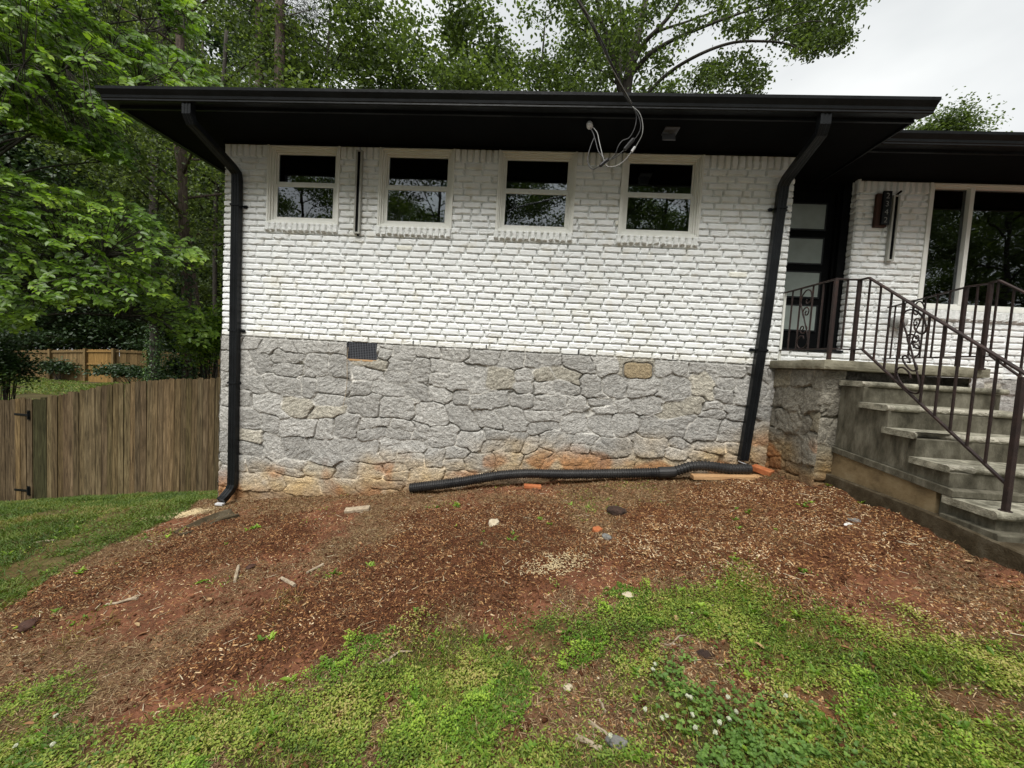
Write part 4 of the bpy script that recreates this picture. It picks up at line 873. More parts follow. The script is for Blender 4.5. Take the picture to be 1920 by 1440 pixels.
rock('brick_chunk', 470, 1068, .028, M['plaque'], 'small red brown chunk beside the upright pale stick', 'chunk', (1.3, 1, .5), 13, 2)
# crumpled white litter
s = rock('paper_scrap', 1590, 986, .034, M['white'], 'crumpled white scrap on the soil in front of the steps', 'litter', (1.5, .7, .5), 15, 2)
def stick(px0, py0, px1, py1, r, label, m='stick', name='stick', seed=0, bend=0.02, cat='stick', fork=False):
    a = np.array(onp(px0, py0)); b = np.array(onp(px1, py1)); r_ = random.Random(seed)
    if fork is None: pass
    P = []
    for i in range(6):
        t = i/5; p = a*(1-t)+b*t; p = p+np.array([r_.uniform(-bend, bend), r_.uniform(-bend, bend), 0]) if 0 < i < 5 else p
        P.append((p[0], p[1], max(p[2], float(gnd(p[0], p[1])))+r*0.8))
    s = MB(); s.tube(P, [r*r_.uniform(.8, 1.1) for _ in P], 7)
    if fork:
        q = P[3]; s.tube([q, (q[0]+.05, q[1]+.04, q[2]+.02), (q[0]+.11, q[1]+.06, q[2]+.012)], [r*.6, r*.5, r*.3], 5)
    o = s.build(name, M[m], None); return tag(o, label, cat)
stick(440, 1100, 447, 1067, .012, 'short pale stick pointing at the house in the left dark mulch', seed=1, bend=.003)
stick(575, 1078, 606, 1062, .010, 'pale stick right of the dark mulch, slanting up to the right', seed=2, bend=.004)
stick(528, 1092, 552, 1106, .013, 'thick pale stub of wood, right edge of the left mulch', seed=3, bend=.003)
stick(733, 1069, 766, 1070, .008, 'slim pale stick lying level on the red soil', seed=4)
stick(745, 1168, 820, 1155, .008, 'thin bleached twig near the flat tan rock', seed=5, fork=True)
stick(1158, 1018, 1228, 1017, .006, 'thin straight twig right of the orange brick chunk', seed=6, bend=.004)
stick(200, 1137, 258, 1130, .010, 'forked crooked stick on the left mulch border', seed=7, fork=True)
stick(868, 1120, 895, 1100, .009, 'bleached forked twig in the middle of the red soil', seed=8, fork=True)
stick(62, 1021, 102, 1014, .010, 'pale stick lying in the left grass', seed=9, bend=.003)
stick(700, 1258, 730, 1248, .010, 'stub of root lying on bare soil above the bright weeds', seed=10, fork=True)
stick(1080, 1385, 1128, 1412, .011, 'thick brown dead branch at the bottom edge, left of the clover', seed=11, bend=.005, name='dead_branch', cat='branch')
stick(1105, 1352, 1140, 1380, .008, 'thinner brown branch just above the thick one, left of the clover', seed=12, bend=.004, name='dead_branch', cat='branch')
stick(1125, 1310, 1136, 1330, .006, 'short splintered stub above the dead branches', seed=13, bend=.003)
stick(380, 1045, 470, 1022, .006, 'long thin twig across the top of the left mulch', seed=14, bend=.01)
stick(640, 1160, 647, 1136, .011, 'dark stubby stick upright in view on the soil left of centre', seed=15, bend=.003)
stick(1240, 1216, 1275, 1218, .006, 'thin forked twig in the grass right of the clover top', seed=16, fork=True)
stick(915, 1078, 975, 1052, .006, 'thin bleached branching twig left of the sawdust', seed=17, fork=True, bend=.02)
# thin cord hanging from the vent
P = [(1.585, -.03, -0.07), (1.578, -.035, -.20), (1.588, -.037, -.45), (1.575, -.035, -.62), (1.545, -.034, -.78)]
s = MB(); s.tube(curve(P, 6), .0035, 5); o = s.build('cord', M['stick']); tag(o, 'thin tan cord hanging down the stones from the foundation vent', 'cord')
# hollow runnel of old concrete below the left downspout
P = [onp(440, 966), onp(405, 978), onp(370, 992), onp(335, 1006)]
s = MB(); C_ = curve([(p[0], p[1], p[2]+.012) for p in P], 8); s.sweep(C_, [(-.13, -.05), (-.13, .028), (-.10, .034), (-.05, .0), (.05, .0), (.10, .030), (.13, .026), (.13, -.05)], scales=[1-.45*i/len(C_) for i in range(len(C_))])
o = s.build('drain_channel', M['kerb']); tag(o, 'worn dark concrete runnel leading away from the left downspout', 'drain channel')

# ================================================================== SERVICE CABLES
e = empty('service_cable', (4.6, -0.7, 2.1), 'overhead service cable twisting down over the gutter, with loops and splices hanging below the eave', 'cable')
def cpt(px, py, Y): return tuple(at(px, py, Y))
A_ = at(1085, 0, -1.60); B_ = at(1118, 60, -1.38); dv = (A_-B_)/np.linalg.norm(A_-B_)
drop = [tuple(A_+dv*13+np.array([0, -3, -1.2])), tuple(A_+dv*6+np.array([0, -.7, -.25])), tuple(A_+dv*2)]+[cpt(1085, 0, -1.60), cpt(1118, 60, -1.38), cpt(1148, 125, -1.12), cpt(1170, 172, -0.98), cpt(1186, 200, -0.90)]
D = curve(drop, 26); Dn = np.array([list(p) for p in D]); seg = np.r_[0, np.cumsum(np.linalg.norm(np.diff(Dn, axis=0), axis=1))]
ts = np.arange(0, seg[-1], 0.03); Dn = np.stack([np.interp(ts, seg, Dn[:, i]) for i in range(3)], 1)
for q, (mm_, rr_) in enumerate((('cable', .0062), ('cable', .0062), ('cablegrey', .0045))):
    A_ = ts*9+q*2.1; off = np.stack([np.cos(A_), 0*A_, np.sin(A_)], 1)*0.0095
    s = MB(); s.tube([tuple(v) for v in Dn+off], rr_, 6); s.build('strand', M[mm_], e, smooth=True)
for nm, pts, r, mm_ in (
    ('strand', [cpt(1186, 200, -.90), cpt(1193, 218, -.88), cpt(1190, 240, -.88), cpt(1180, 258, -.87), cpt(1167, 264, -.86), cpt(1159, 275, -.86), cpt(1152, 292, -.85), cpt(1138, 302, -.84)], .006, 'cable'),
    ('strand', [cpt(1186, 200, -.90), cpt(1198, 220, -.90), cpt(1201, 240, -.90), cpt(1194, 256, -.89), cpt(1188, 262, -.88)], .006, 'cable'),
    ('strand', [cpt(1172, 280, -.86), cpt(1160, 290, -.85), cpt(1147, 299, -.84)], .006, 'cable'),
    ('strand', [cpt(1186, 200, -.91), cpt(1199, 212, -.92), cpt(1205, 232, -.92), cpt(1204, 252, -.92), cpt(1196, 268, -.90), cpt(1190, 278, -.89)], .005, 'cablegrey'),
    ('strand', [cpt(1183, 286, -.88), cpt(1172, 300, -.87), cpt(1158, 310, -.86), cpt(1145, 313, -.85), cpt(1136, 309, -.84), cpt(1130, 292, -.82), cpt(1124, 268, -.78), cpt(1120, 250, -.72), cpt(1113, 240, -.64)], .0055, 'cablegrey'),
    ('strand', [cpt(1123, 312, -.83), cpt(1112, 317, -.81), cpt(1103, 308, -.79), cpt(1103, 290, -.77), cpt(1109, 270, -.74), cpt(1114, 255, -.70), cpt(1108, 243, -.64)], .006, 'cable'),
    ('strand', [cpt(1133, 298, -.83), cpt(1122, 284, -.79), cpt(1117, 266, -.75), cpt(1112, 250, -.70), cpt(1107, 240, -.64)], .006, 'cable')):
    s = MB(); s.tube(curve(pts, 6), r*.72, 7); s.build(nm, M[mm_], e, smooth=True)
for a, b, r, mm_ in ((cpt(1189, 260, -.88), cpt(1170, 282, -.86), .023, 'pipe'), (cpt(1141, 298, -.84), cpt(1124, 312, -.83), .019, 'pipe'), (cpt(1191, 275, -.89), cpt(1184, 285, -.88), .014, 'bare')):
    a, b = np.array(a), np.array(b); r *= .8; s = MB(); s.tube([tuple(a), tuple(a+(b-a)*.08), tuple(a+(b-a)*.92), tuple(b)], [r*.55, r, r, r*.55], 8); s.build('splice', M[mm_], e)
s = MB(); a = at(1108, 232, -.60); s.tube([(a[0], -.47, SOF-.002), (a[0], -.50, SOF-.03), (a[0]-.01, -.56, SOF-.05), (a[0]-.012, -.60, SOF-.085)], [.03, .032, .030, .022], 10); s.build('weather_head', M['bare'], e, smooth=True)
def wire(pts, r, lab, name='overhead_wire'):
    s = MB(); s.tube([tuple(p) for p in curve(pts, 8)], r, 5); o = s.build(name, M['cable']); tag(o, lab, 'wire'); return o
wire([at(-60, 180, 4.0), at(60, 225, 5.0), at(200, 285, 7), at(330, 325, 9)], .008, 'thin dark overhead wire sloping through the trees left of the house')

# ================================================================== FENCES
def fence_pickets(s, x0, x1, y, top, bot, w_=0.108, seed=0, th=0.018, far=False):
    r_ = random.Random(seed); x = x0
    while x < x1-0.02:
        ww = w_*r_.uniform(.93, 1.05); xa, xb = x, min(x+ww-0.006, x1); xm = (xa+xb)/2; zt = top(xm)+r_.uniform(-.018, .014); zb_ = bot(xm)-.04+r_.uniform(-.02, .02)
        c = (xb-xa)*.27; yy = y(xm)+r_.uniform(-.008, .004); lean = r_.uniform(-.012, .012)
        v = r_.uniform(.62, 1.15); s.cur = (v*r_.uniform(1.0, 1.12), v, v*r_.uniform(.78, .98)) if not far else (v, v*.98, v*.92)
        sl = (y(xb)-y(xa))/(xb-xa+1e-6)
        P = [(xa, zb_), (xb, zb_), (xb+lean, zt-c*.8), (xb-c+lean, zt), (xa+c+lean, zt), (xa+lean, zt-c*.8)]
        n = len(P); s.add([(px_, yy+(px_-xm)*sl, pz) for px_, pz in P]+[(px_, yy+th+(px_-xm)*sl, pz) for px_, pz in P], [tuple(range(n)), tuple(range(2*n-1, n-1, -1))]+[(i, (i+1) % n, n+(i+1) % n, n+i) for i in range(n)])
        x += ww
YF = 2.0
tp = np.array([at(px, py, YF) for px, py in ((-120, 764), (0, 750), (60, 745), (100, 742), (170, 728), (230, 718), (300, 712), (410, 708))])
ftop = lambda x: float(np.interp(x, list(tp[:, 0])+[0.0], list(tp[:, 2])+[tp[-1, 2]+.10]))
fbot = lambda x: float(gnd(x, YF))
xg = float(at(61, 800, YF)[0]); xp = float(at(86, 800, YF)[0])
fe = empty('wooden_fence', (-2.5, YF, -2.8), 'weathered grey brown picket fence joining the left corner of the house', 'fence')
s = MB(); fence_pickets(s, xp+.01, -0.01, lambda x: YF, ftop, fbot, seed=5); s.build('board_panel', M['fence'], fe, attr=True)
s = MB(); s.cur = (.8, .8, .75)
for dz in (-.25, -.95, -1.65): s.bar((xp, YF+.045, ftop(xp)+dz), (-0.02, YF+.045, ftop(-0.02)+dz), .04, .085)
s.build('rail', M['fence'], fe, attr=True)
for x in (xp-.06, -3.0, -0.15):
    s = MB(); s.cur = (.42, .50, .36) if x < -4 else (.8, .8, .75); s.box(x-.05, x+.05, YF+(.004 if x < -4 else .07), YF+.104+(0 if x < -4 else .066), fbot(x)-.2, ftop(x)-.02); s.build('post', M['fence'], fe, attr=True)
s = MB(); s.cur = (.36, .44, .33); s.box(xg+.012, xp+.005, YF+.001, YF+.018, fbot(xg)-.1, ftop(xg)-.03); s.build('trim_board', M['fence'], fe, attr=True)
ga = empty('wooden_gate', (xg-.6, YF, -3.3), 'picket gate with two black strap hinges at the far left', 'gate')
s = MB(); fence_pickets(s, xg-1.15, xg, lambda x: YF-.012, lambda x: ftop(x)+.0, lambda x: fbot(x)+.06, seed=9); s.build('board_panel', M['fence'], ga, attr=True)
for py_ in (776, 917):
    h = at(30, py_, YF); x1_ = float(at(56, py_, YF)[0]); s = MB(); z = float(h[2])
    s.box(h[0], x1_, YF-.026, YF-.0205, z-.018, z+.018); s.box(x1_-.02, x1_+.03, YF-.028, YF-.020, z-.085, z+.085); s.tube([(x1_+.005, YF-.032, z-.07), (x1_+.005, YF-.032, z+.07)], .012, 8); s.build('hinge', M['black'], ga)
s = MB(); fence_pickets(s, xg-3.4, xg-1.17, lambda x: YF, ftop, fbot, seed=15); s.build('board_panel', M['fence'], fe, attr=True)
# the far garden fence seen from its rail side
YB = 20.0
fp = [at(px, py, Y_) for px, py, Y_ in ((-140, 659, 20.6), (22, 657, 20.0), (97, 656, 19.8), (163, 655, 19.4), (216, 655, 19.3), (278, 658, 20.2), (345, 662, 21.0), (430, 668, 22.0), (520, 675, 23.2))]
ff = empty('garden_fence', (float(fp[3][0]), 20, -3.0), 'tan board fence with posts and rails far behind, across the back yard', 'fence')
fx_ = [float(p[0]) for p in fp]; fy_ = [float(p[1]) for p in fp]; fz_ = [float(p[2]) for p in fp]
yfun = lambda x: float(np.interp(x, fx_, fy_)); tfun = lambda x: float(np.interp(x, fx_, fz_)); bfun = lambda x: min(tfun(x)-1.75, float(gz(x, yfun(x)))-.05)
for i in range(len(fp)-1):
    s = MB(); fence_pickets(s, fx_[i]+.02, fx_[i+1]-.02, yfun, tfun, bfun, w_=.15, seed=40+i, far=True)
    if i == 3: s.t = [(a*1.25, b*1.12, c*.85) for a, b, c in s.t]
    o = s.build('board_panel', M['fencefar'], ff, attr=True)
    if i == 3: tag(o, 'newer orange tan panel of the far fence')
    s = MB(); s.cur = (.85, .85, .8) if i != 3 else (1.35, 1.2, .9)
    for dz in (-.14, -.95): s.bar((fx_[i], fy_[i]-.05, fz_[i]+dz), (fx_[i+1], fy_[i+1]-.05, fz_[i+1]+dz), .05, .09)
    s.build('rail', M['fencefar'], ff, attr=True)
    s = MB(); s.cur = (.9, .9, .85); s.box(fx_[i]-.07, fx_[i]+.07, fy_[i]-.18, fy_[i]-.04, bfun(fx_[i])-.2, fz_[i]+.05); s.build('post', M['fencefar'], ff, attr=True)

# ================================================================== TREES
def leaves(base, d, nrm, Ls, Ws, rnd, fold=0.12):
    """folded six-point leaves -> V, F, rnd per vertex"""
    d = d/np.linalg.norm(d, axis=1, keepdims=True); sd_ = np.cross(d, nrm); sd_ /= np.linalg.norm(sd_, axis=1, keepdims=True)+1e-9; nn = np.cross(sd_, d)
    Ls = Ls[:, None]; Ws = Ws[:, None]; up = nn*Ws*fold
    V = np.stack([base, base+d*Ls*.30+sd_*Ws*.48+up, base+d*Ls*.66+sd_*Ws*.42+up, base+d*Ls-nn*Ls*.08, base+d*Ls*.66-sd_*Ws*.42+up, base+d*Ls*.30-sd_*Ws*.48+up], 1)
    n = len(base); o = np.arange(n)[:, None]*6; F_ = np.concatenate([o+np.array([[0, 1, 2, 3]]), o+np.array([[0, 3, 4, 5]])], 0)
    return V.reshape(-1, 3), F_, np.repeat(rnd, 6)
def rvec(n, r=None):
    r = r or rng; v = r.normal(size=(n, 3)); return v/np.linalg.norm(v, axis=1, keepdims=True)
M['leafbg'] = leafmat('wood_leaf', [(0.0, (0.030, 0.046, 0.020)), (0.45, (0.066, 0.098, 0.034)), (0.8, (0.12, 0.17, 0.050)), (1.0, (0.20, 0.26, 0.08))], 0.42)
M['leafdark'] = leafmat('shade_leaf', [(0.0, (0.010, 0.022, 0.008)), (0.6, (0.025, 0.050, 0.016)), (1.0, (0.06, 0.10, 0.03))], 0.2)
M['leafnear'] = leafmat('beech_leaf', [(0.0, (0.030, 0.066, 0.011)), (0.35, (0.075, 0.145, 0.020)), (0.70, (0.16, 0.27, 0.034)), (1.0, (0.33, 0.45, 0.06))], 0.42, rough=0.38)
M['ivy'] = leafmat('ivy_leaf', [(0.0, (0.012, 0.030, 0.009)), (0.6, (0.035, 0.075, 0.018)), (1.0, (0.10, 0.17, 0.04))], 0.2)
M['pine'] = leafmat('pine_needle', [(0.0, (0.015, 0.026, 0.014)), (1.0, (0.05, 0.075, 0.035))], 0.15)

def make_tree(name, seed, H_, base_frac, Rc, nleaf, leaf, lm, bm_, label, group, trunk_r=.2, shape='round', flat=0.6, parent_loc=(0, 0, 0)):
    r_ = random.Random(seed); rg = np.random.default_rng(seed)
    e = empty(name, parent_loc, label, 'tree', group); s = MB(); cl = []
    tx, ty = r_.uniform(-.04, .04)*H_, r_.uniform(-.04, .04)*H_
    tr = [(tx*(i/8)**1.5+r_.uniform(-.05, .05), ty*(i/8)**1.5+r_.uniform(-.05, .05), -.3+H_*.93*i/8) for i in range(9)]
    s.tube(tr, [trunk_r*(1.25 if i == 0 else 1)*(1-i/9.5) for i in range(9)], 9)
    nl = 20
    for k in range(nl):
        f = base_frac+(0.95-base_frac)*(k+.5)/nl; i = f*8*1.0; a = int(min(i, 7)); p0 = np.array(tr[a])+(np.array(tr[a+1])-np.array(tr[a]))*(i-a)
        prof_ = math.sin(PI*min(1, .18+.82*(f-base_frac)/(1-base_frac)))**.6 if shape == 'round' else 1-0.75*(f-base_frac)/(1-base_frac)
        ln = Rc*prof_*r_.uniform(.7, 1.1)+.5; az = k*2.4+r_.uniform(-.4, .4); el_ = r_.uniform(.25, .85)*(0.6+f*.6)
        P = [p0]; 
        for j in range(1, 5):
            t = j/4; hor = ln*math.cos(el_)*t; P.append(p0+np.array([math.cos(az+.2*t)*hor, math.sin(az+.2*t)*hor, ln*math.sin(el_)*t**.85*.8])+rg.normal(0, .05, 3)*ln*.4)
        rb = trunk_r*(1-f*.8)*.42
        s.tube([tuple(p) for p in P], [rb*(1-j/5) for j in range(5)], 5)
        for q in range(6):
            t = .30+.70*q/5; j = min(int(t*4), 3); b = P[j]+(P[j+1]-P[j])*(t*4-j); a2 = az+r_.choice([-1, 1])*r_.uniform(.5, 1.3); l2 = ln*r_.uniform(.22, .45)*(1.15-t*.4)
            tip = b+np.array([math.cos(a2)*l2, math.sin(a2)*l2, l2*r_.uniform(-.05, .6)]); s.tube([tuple(b), tuple((b+tip)/2+rg.normal(0, .04, 3)), tuple(tip)], [rb*.4, rb*.28, rb*.12], 4)
            cl += [(*tip, l2), (*((b+tip)/2), l2*.8)]
        cl.append((*P[-1], ln*.3))
    s.build('trunk', bm_, e, smooth=True)
    C_ = np.array(cl); wt = C_[:, 3]**1.2; wt /= wt.sum(); ci = rg.choice(len(C_), nleaf, p=wt)
    sg = (0.17+.19*C_[ci, 3])[:, None]; base = C_[ci, :3]+rg.normal(size=(nleaf, 3))*sg*np.array([1, 1, flat])
    d = rg.normal(size=(nleaf, 3)); d[:, 2] = d[:, 2]*.5-.25; nrm = rg.normal(size=(nleaf, 3))*.6+np.array([0, 0, 1])
    crn = rg.random(len(C_))[ci]; rnd = np.clip(.55*crn+.45*rg.random(nleaf), 0, 1)
    Lf = leaf*rg.uniform(.6, 1.3, nleaf); V, F_, rn = leaves(base, d, nrm, Lf, Lf*.62, rnd)
    npmesh('crown', V+np.array(parent_loc), F_, lm, e, {'rnd': rn})
    # trunk was built with the empty at parent_loc: shift it there
    for ch in e.children:
        if ch.name.startswith('trunk'):
            co = np.empty(len(ch.data.vertices)*3, np.float32); ch.data.vertices.foreach_get('co', co); co = co.reshape(-1, 3)+np.array(parent_loc, np.float32); ch.data.vertices.foreach_set('co', co.ravel())
    return e
def place(root, loc, rz, sc_, label=None, group=None, first=False):
    r = root if first else root.copy()
    if not first:
        COL.objects.link(r)
        for ch in list(root.children):
            c = ch.copy(); COL.objects.link(c); c.parent = r
    r.location = loc; r.rotation_euler = (0, 0, rz); r.scale = (sc_, sc_, sc_)
    if label: r['label'] = label
    if group: r['group'] = group
    return r
GA, GB, GC, GD = 'broadleaf trees of the wood behind the house', 'shady trees of the wood left of the house', 'trees across the street, mirrored in the windows', 'tall straight trunks above the roof'
LA = 'leafy green tree standing behind the house, seen above the roof'; LB = 'dark shady tree in the wood beyond the wooden fence'
tA = make_tree('broadleaf_tree', 1, 18, .28, 4.6, 32000, .15, M['leafbg'], M['barkdark'], LA, GA)
tB = make_tree('broadleaf_tree', 2, 17, .22, 4.2, 32000, .14, M['leafbg'], M['barkdark'], LA, GA)
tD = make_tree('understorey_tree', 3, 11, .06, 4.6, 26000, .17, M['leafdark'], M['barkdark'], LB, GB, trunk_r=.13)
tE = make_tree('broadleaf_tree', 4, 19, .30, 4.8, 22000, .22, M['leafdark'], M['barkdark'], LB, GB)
def gpt(px, Y_): p = at(px, 400, Y_); return (float(p[0]), Y_, float(gz(p[0], Y_))-.1)
r_ = random.Random(5); firsts = {id(tA): True, id(tB): True, id(tD): True, id(tE): True}
def put_tree(t, px, Y_, sc_, lab=None, grp=None, xy=None):
    f = firsts.pop(id(t), False); loc = gpt(px, Y_) if xy is None else (xy[0], xy[1], float(gz(xy[0], xy[1]))-.1)
    return place(t, loc, r_.uniform(0, 6.28), sc_*r_.uniform(.94, 1.06), lab, grp, first=f)
for px, Y_, t, sc_ in ((350, 21, tA, 1.42), (450, 20, tB, 1.25), (600, 14.5, tB, 1.12), (700, 17, tA, 1.2), (830, 13.5, tB, 1.05), (905, 18, tA, 1.0), (985, 15, tA, 1.10), (1060, 18, tB, 1.1), (1130, 15.5, tB, 1.02), (1200, 20, tA, .92), (760, 20, tB, 1.12), (545, 19, tA, 1.05)):
    put_tree(t, px, Y_, sc_, LA, GA)
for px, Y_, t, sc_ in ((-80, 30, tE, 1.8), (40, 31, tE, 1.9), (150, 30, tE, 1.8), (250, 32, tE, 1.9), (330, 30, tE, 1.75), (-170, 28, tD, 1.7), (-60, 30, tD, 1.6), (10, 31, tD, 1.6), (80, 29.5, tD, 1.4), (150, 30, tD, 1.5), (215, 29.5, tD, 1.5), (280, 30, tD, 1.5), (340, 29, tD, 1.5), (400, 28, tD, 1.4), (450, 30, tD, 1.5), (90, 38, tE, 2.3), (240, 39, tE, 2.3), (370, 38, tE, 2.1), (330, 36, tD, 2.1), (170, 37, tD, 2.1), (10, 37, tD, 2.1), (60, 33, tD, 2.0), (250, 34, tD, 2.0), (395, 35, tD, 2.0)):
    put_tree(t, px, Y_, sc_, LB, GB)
LC = 'street side tree behind the viewer, visible only as a reflection in the window glass'
for i in range(19): x = -38+i*4.4+r_.uniform(-1, 1); y = -16-(i*7 % 5)*2.4+r_.uniform(-1, 1); put_tree((tA, tB)[i % 2], 0, 0, 1.0, LC, GC, xy=(x, y))
# distant treetop right of the main eave
FARTREE = True

def limb(s, pts, r0, r1, n=7, sub=6):
    P = curve([tuple(at(*q)) for q in pts], sub); k = len(P); s.tube([tuple(p) for p in P], [r0+(r1-r0)*i/(k-1) for i in range(k)], n); return P
# tall straight trunks above the roofline
for i, (px, w_, Y_) in enumerate(((488, .15, 12.0), (505, .09, 14.0), (525, .17, 11.0))):
    g_ = gpt(px, Y_); e = empty('pine_tree', g_, ['tall pine trunk, leftmost of the three above the roof', 'slender middle pine trunk of the three above the roof', 'thickest pine trunk, rightmost of the three above the roof'][i], 'tree', GD)
    top = at(px-4, 60, Y_); lean = (float(top[0])-g_[0])*.4; s = MB(); s.tube([(g_[0], Y_, g_[2]-.3), (g_[0]+lean*.5, Y_, g_[2]+9), (float(top[0]), Y_, g_[2]+18), (float(top[0])-.2, Y_, g_[2]+25)], [w_*1.4, w_*1.15, w_, w_*.4], 10)
    cl = []
    for k in range(16):
        z = g_[2]+15.5+k*.6; az = k*2.4; l = r_.uniform(1.2, 2.6); b = (float(top[0]), Y_, z); tpp = (b[0]+math.cos(az)*l, Y_+math.sin(az)*l, z+l*.25); s.tube([b, tpp], [.04, .015], 4); cl += [tpp, tuple((np.array(b)+2*np.array(tpp))/3)]
    s.build('trunk', M['bark'], e, smooth=True)
    C_ = np.array(cl); n = 7000; ci = rng.integers(0, len(C_), n); base = C_[ci]+rng.normal(size=(n, 3))*np.array([.38, .38, .2]); d = rvec(n)+np.array([0, 0, .4]); V, F_, rn = leaves(base, d, rvec(n), rng.uniform(.14, .24, n), np.full(n, .02), rng.random(n)); npmesh('crown', V, F_, M['pine'], e, {'rnd': rn})
# trunk with ivy behind the left fence, and its leaning neighbour
def trunk_tree(name, pts, r0, r1, label, mat_, ivy, leafn=0, zmax=13):
    P0 = at(*pts[0]); e = empty(name, (float(P0[0]), float(P0[1]), float(gz(P0[0], P0[1]))), label, 'tree'); s = MB()
    P = [tuple(at(*q)) for q in pts]; P = [(P[0][0], P[0][1], float(gz(P[0][0], P[0][1]))-.2)]+P; d = np.array(P[-1])-np.array(P[-2]); P.append(tuple(np.array(P[-1])+d/np.linalg.norm(d)*5)); C_ = curve(P, 8)
    s.tube([tuple(p) for p in C_], [(r0+(r1-r0)*i/len(C_))*(1.25-.25*min(1, i/5)) for i in range(len(C_))], 12); A = np.array([list(p) for p in C_]); cl = []
    for k in range(14 if leafn else 0):
        j = int(len(C_)*(.45+.5*k/14)); b = A[j]; az = k*2.4; l = r_.uniform(1.2, 2.6); t = b+np.array([math.cos(az)*l, math.sin(az)*l, l*.4]); s.tube([tuple(b), tuple((b+t)/2+np.array([0, 0, .1])), tuple(t)], [.04, .03, .012], 5); cl += [t, (b+2*t)/3]
    s.build('trunk', mat_, e, smooth=True)
    if leafn:
        cl = np.array(cl); ci = rng.integers(0, len(cl), leafn); base = cl[ci]+rng.normal(size=(leafn, 3))*np.array([.5, .5, .3]); V, F_, rn = leaves(base, rvec(leafn)+np.array([0, 0, -.3]), rvec(leafn)*.6+np.array([0, 0, 1]), rng.uniform(.08, .15, leafn), rng.uniform(.05, .09, leafn), rng.random(leafn)); npmesh('crown', V, F_, M['leafbg'], e, {'rnd': rn})
    if ivy:
        n = ivy; j = (rng.random(n)**1.3*len(A)*.42).astype(int); az = rng.random(n)*6.28; rad = r0*1.05+rng.random(n)*.13*(1+1.2*(j < 8)); base = A[j]+np.stack([np.cos(az)*rad, np.sin(az)*rad, rng.random(n)*.7-.3], 1); nn = np.stack([np.cos(az), np.sin(az), 0.4+0*az], 1)
        V, F_, rn = leaves(base, rvec(n)*.6+np.array([0, 0, -.7]), nn, rng.uniform(.05, .10, n), rng.uniform(.05, .09, n), rng.random(n)); npmesh('ivy', V, F_, M['ivy'], e, {'rnd': rn})
    return e
trunk_tree('woodland_tree', [(352, 690, 6.6), (350, 560, 6.6), (344, 420, 6.6), (342, 300, 6.6), (340, 200, 6.6)], .135, .10, 'brown barked trunk with ivy at its foot, just left of the house', M['bark'], 1800, 6000)
trunk_tree('woodland_tree', [(382, 690, 7.2), (373, 600, 7.2), (362, 520, 7.3), (352, 440, 7.4)], .10, .07, 'leaning thinner trunk beside the ivy trunk left of the house', M['bark'], 900, 0)
trunk_tree('woodland_tree', [(404, 690, 11), (403, 500, 11), (405, 380, 11), (410, 300, 11)], .09, .07, 'thin dark trunk seen right beside the house corner', M['barkdark'], 0, 5000)
trunk_tree('woodland_tree', [(290, 650, 14), (288, 480, 14), (290, 330, 14), (296, 200, 14)], .22, .16, 'dark ivy wrapped trunk deeper in the wood, left of the brown trunk', M['barkdark'], 3800, 6000)

# the spreading tree whose long limb arches over the roof to the right
e = empty('spreading_tree', gpt(1160, 9.0), 'big tree behind the roof, one long limb arching right against the sky', 'tree'); s = MB(); P0 = gpt(1160, 9.0)
P = curve([P0, tuple(at(1163, 330, 9)), tuple(at(1168, 230, 9)), tuple(at(1175, 165, 9)), tuple(at(1185, 110, 9)), tuple(at(1200, 50, 9.1)), tuple(at(1212, -10, 9.2)), tuple(at(1225, -120, 9.4))], 6)
s.tube([tuple(p) for p in P], [.24-.17*i/(len(P)-1) for i in range(len(P))], 10)
for pts, r0, r1 in (([(1170, 200, 9), (1152, 120, 8.8), (1133, 55, 8.6), (1118, -5, 8.5), (1100, -90, 8.4)], .10, .04), ([(1165, 215, 9), (1163, 120, 9.3), (1166, 50, 9.5), (1158, -20, 9.6)], .08, .03),
                    ([(1180, 135, 9), (1205, 85, 8.8), (1238, 50, 8.6), (1270, 10, 8.5), (1310, -60, 8.3)], .09, .035), ([(1176, 150, 9), (1215, 105, 8.7), (1262, 75, 8.4), (1320, 50, 8.1), (1380, 28, 7.9), (1450, 5, 7.8)], .085, .02),
                    ([(1180, 128, 9), (1220, 68, 9.2), (1290, 40, 9.4), (1350, 18, 9.5)], .06, .02), ([(1200, 190, 8.9), (1250, 140, 8.4), (1310, 103, 8.0), (1375, 80, 7.8), (1440, 78, 7.6), (1480, 84, 7.5), (1512, 102, 7.5)], .062, .014),
                    ([(1440, 78, 7.6), (1470, 55, 7.5), (1520, 40, 7.4), (1570, 45, 7.4)], .025, .008), ([(1390, 79, 7.8), (1430, 45, 7.8), (1480, 15, 7.9), (1530, -10, 8)], .03, .01), ([(1145, 95, 8.7), (1100, 60, 8.4), (1060, 40, 8.2)], .04, .015), ([(1160, 160, 9.2), (1110, 120, 9.5), (1070, 110, 9.8)], .04, .012)):
    limb(s, pts, r0, r1)
s.build('trunk', M['barkdark'], e, smooth=True)
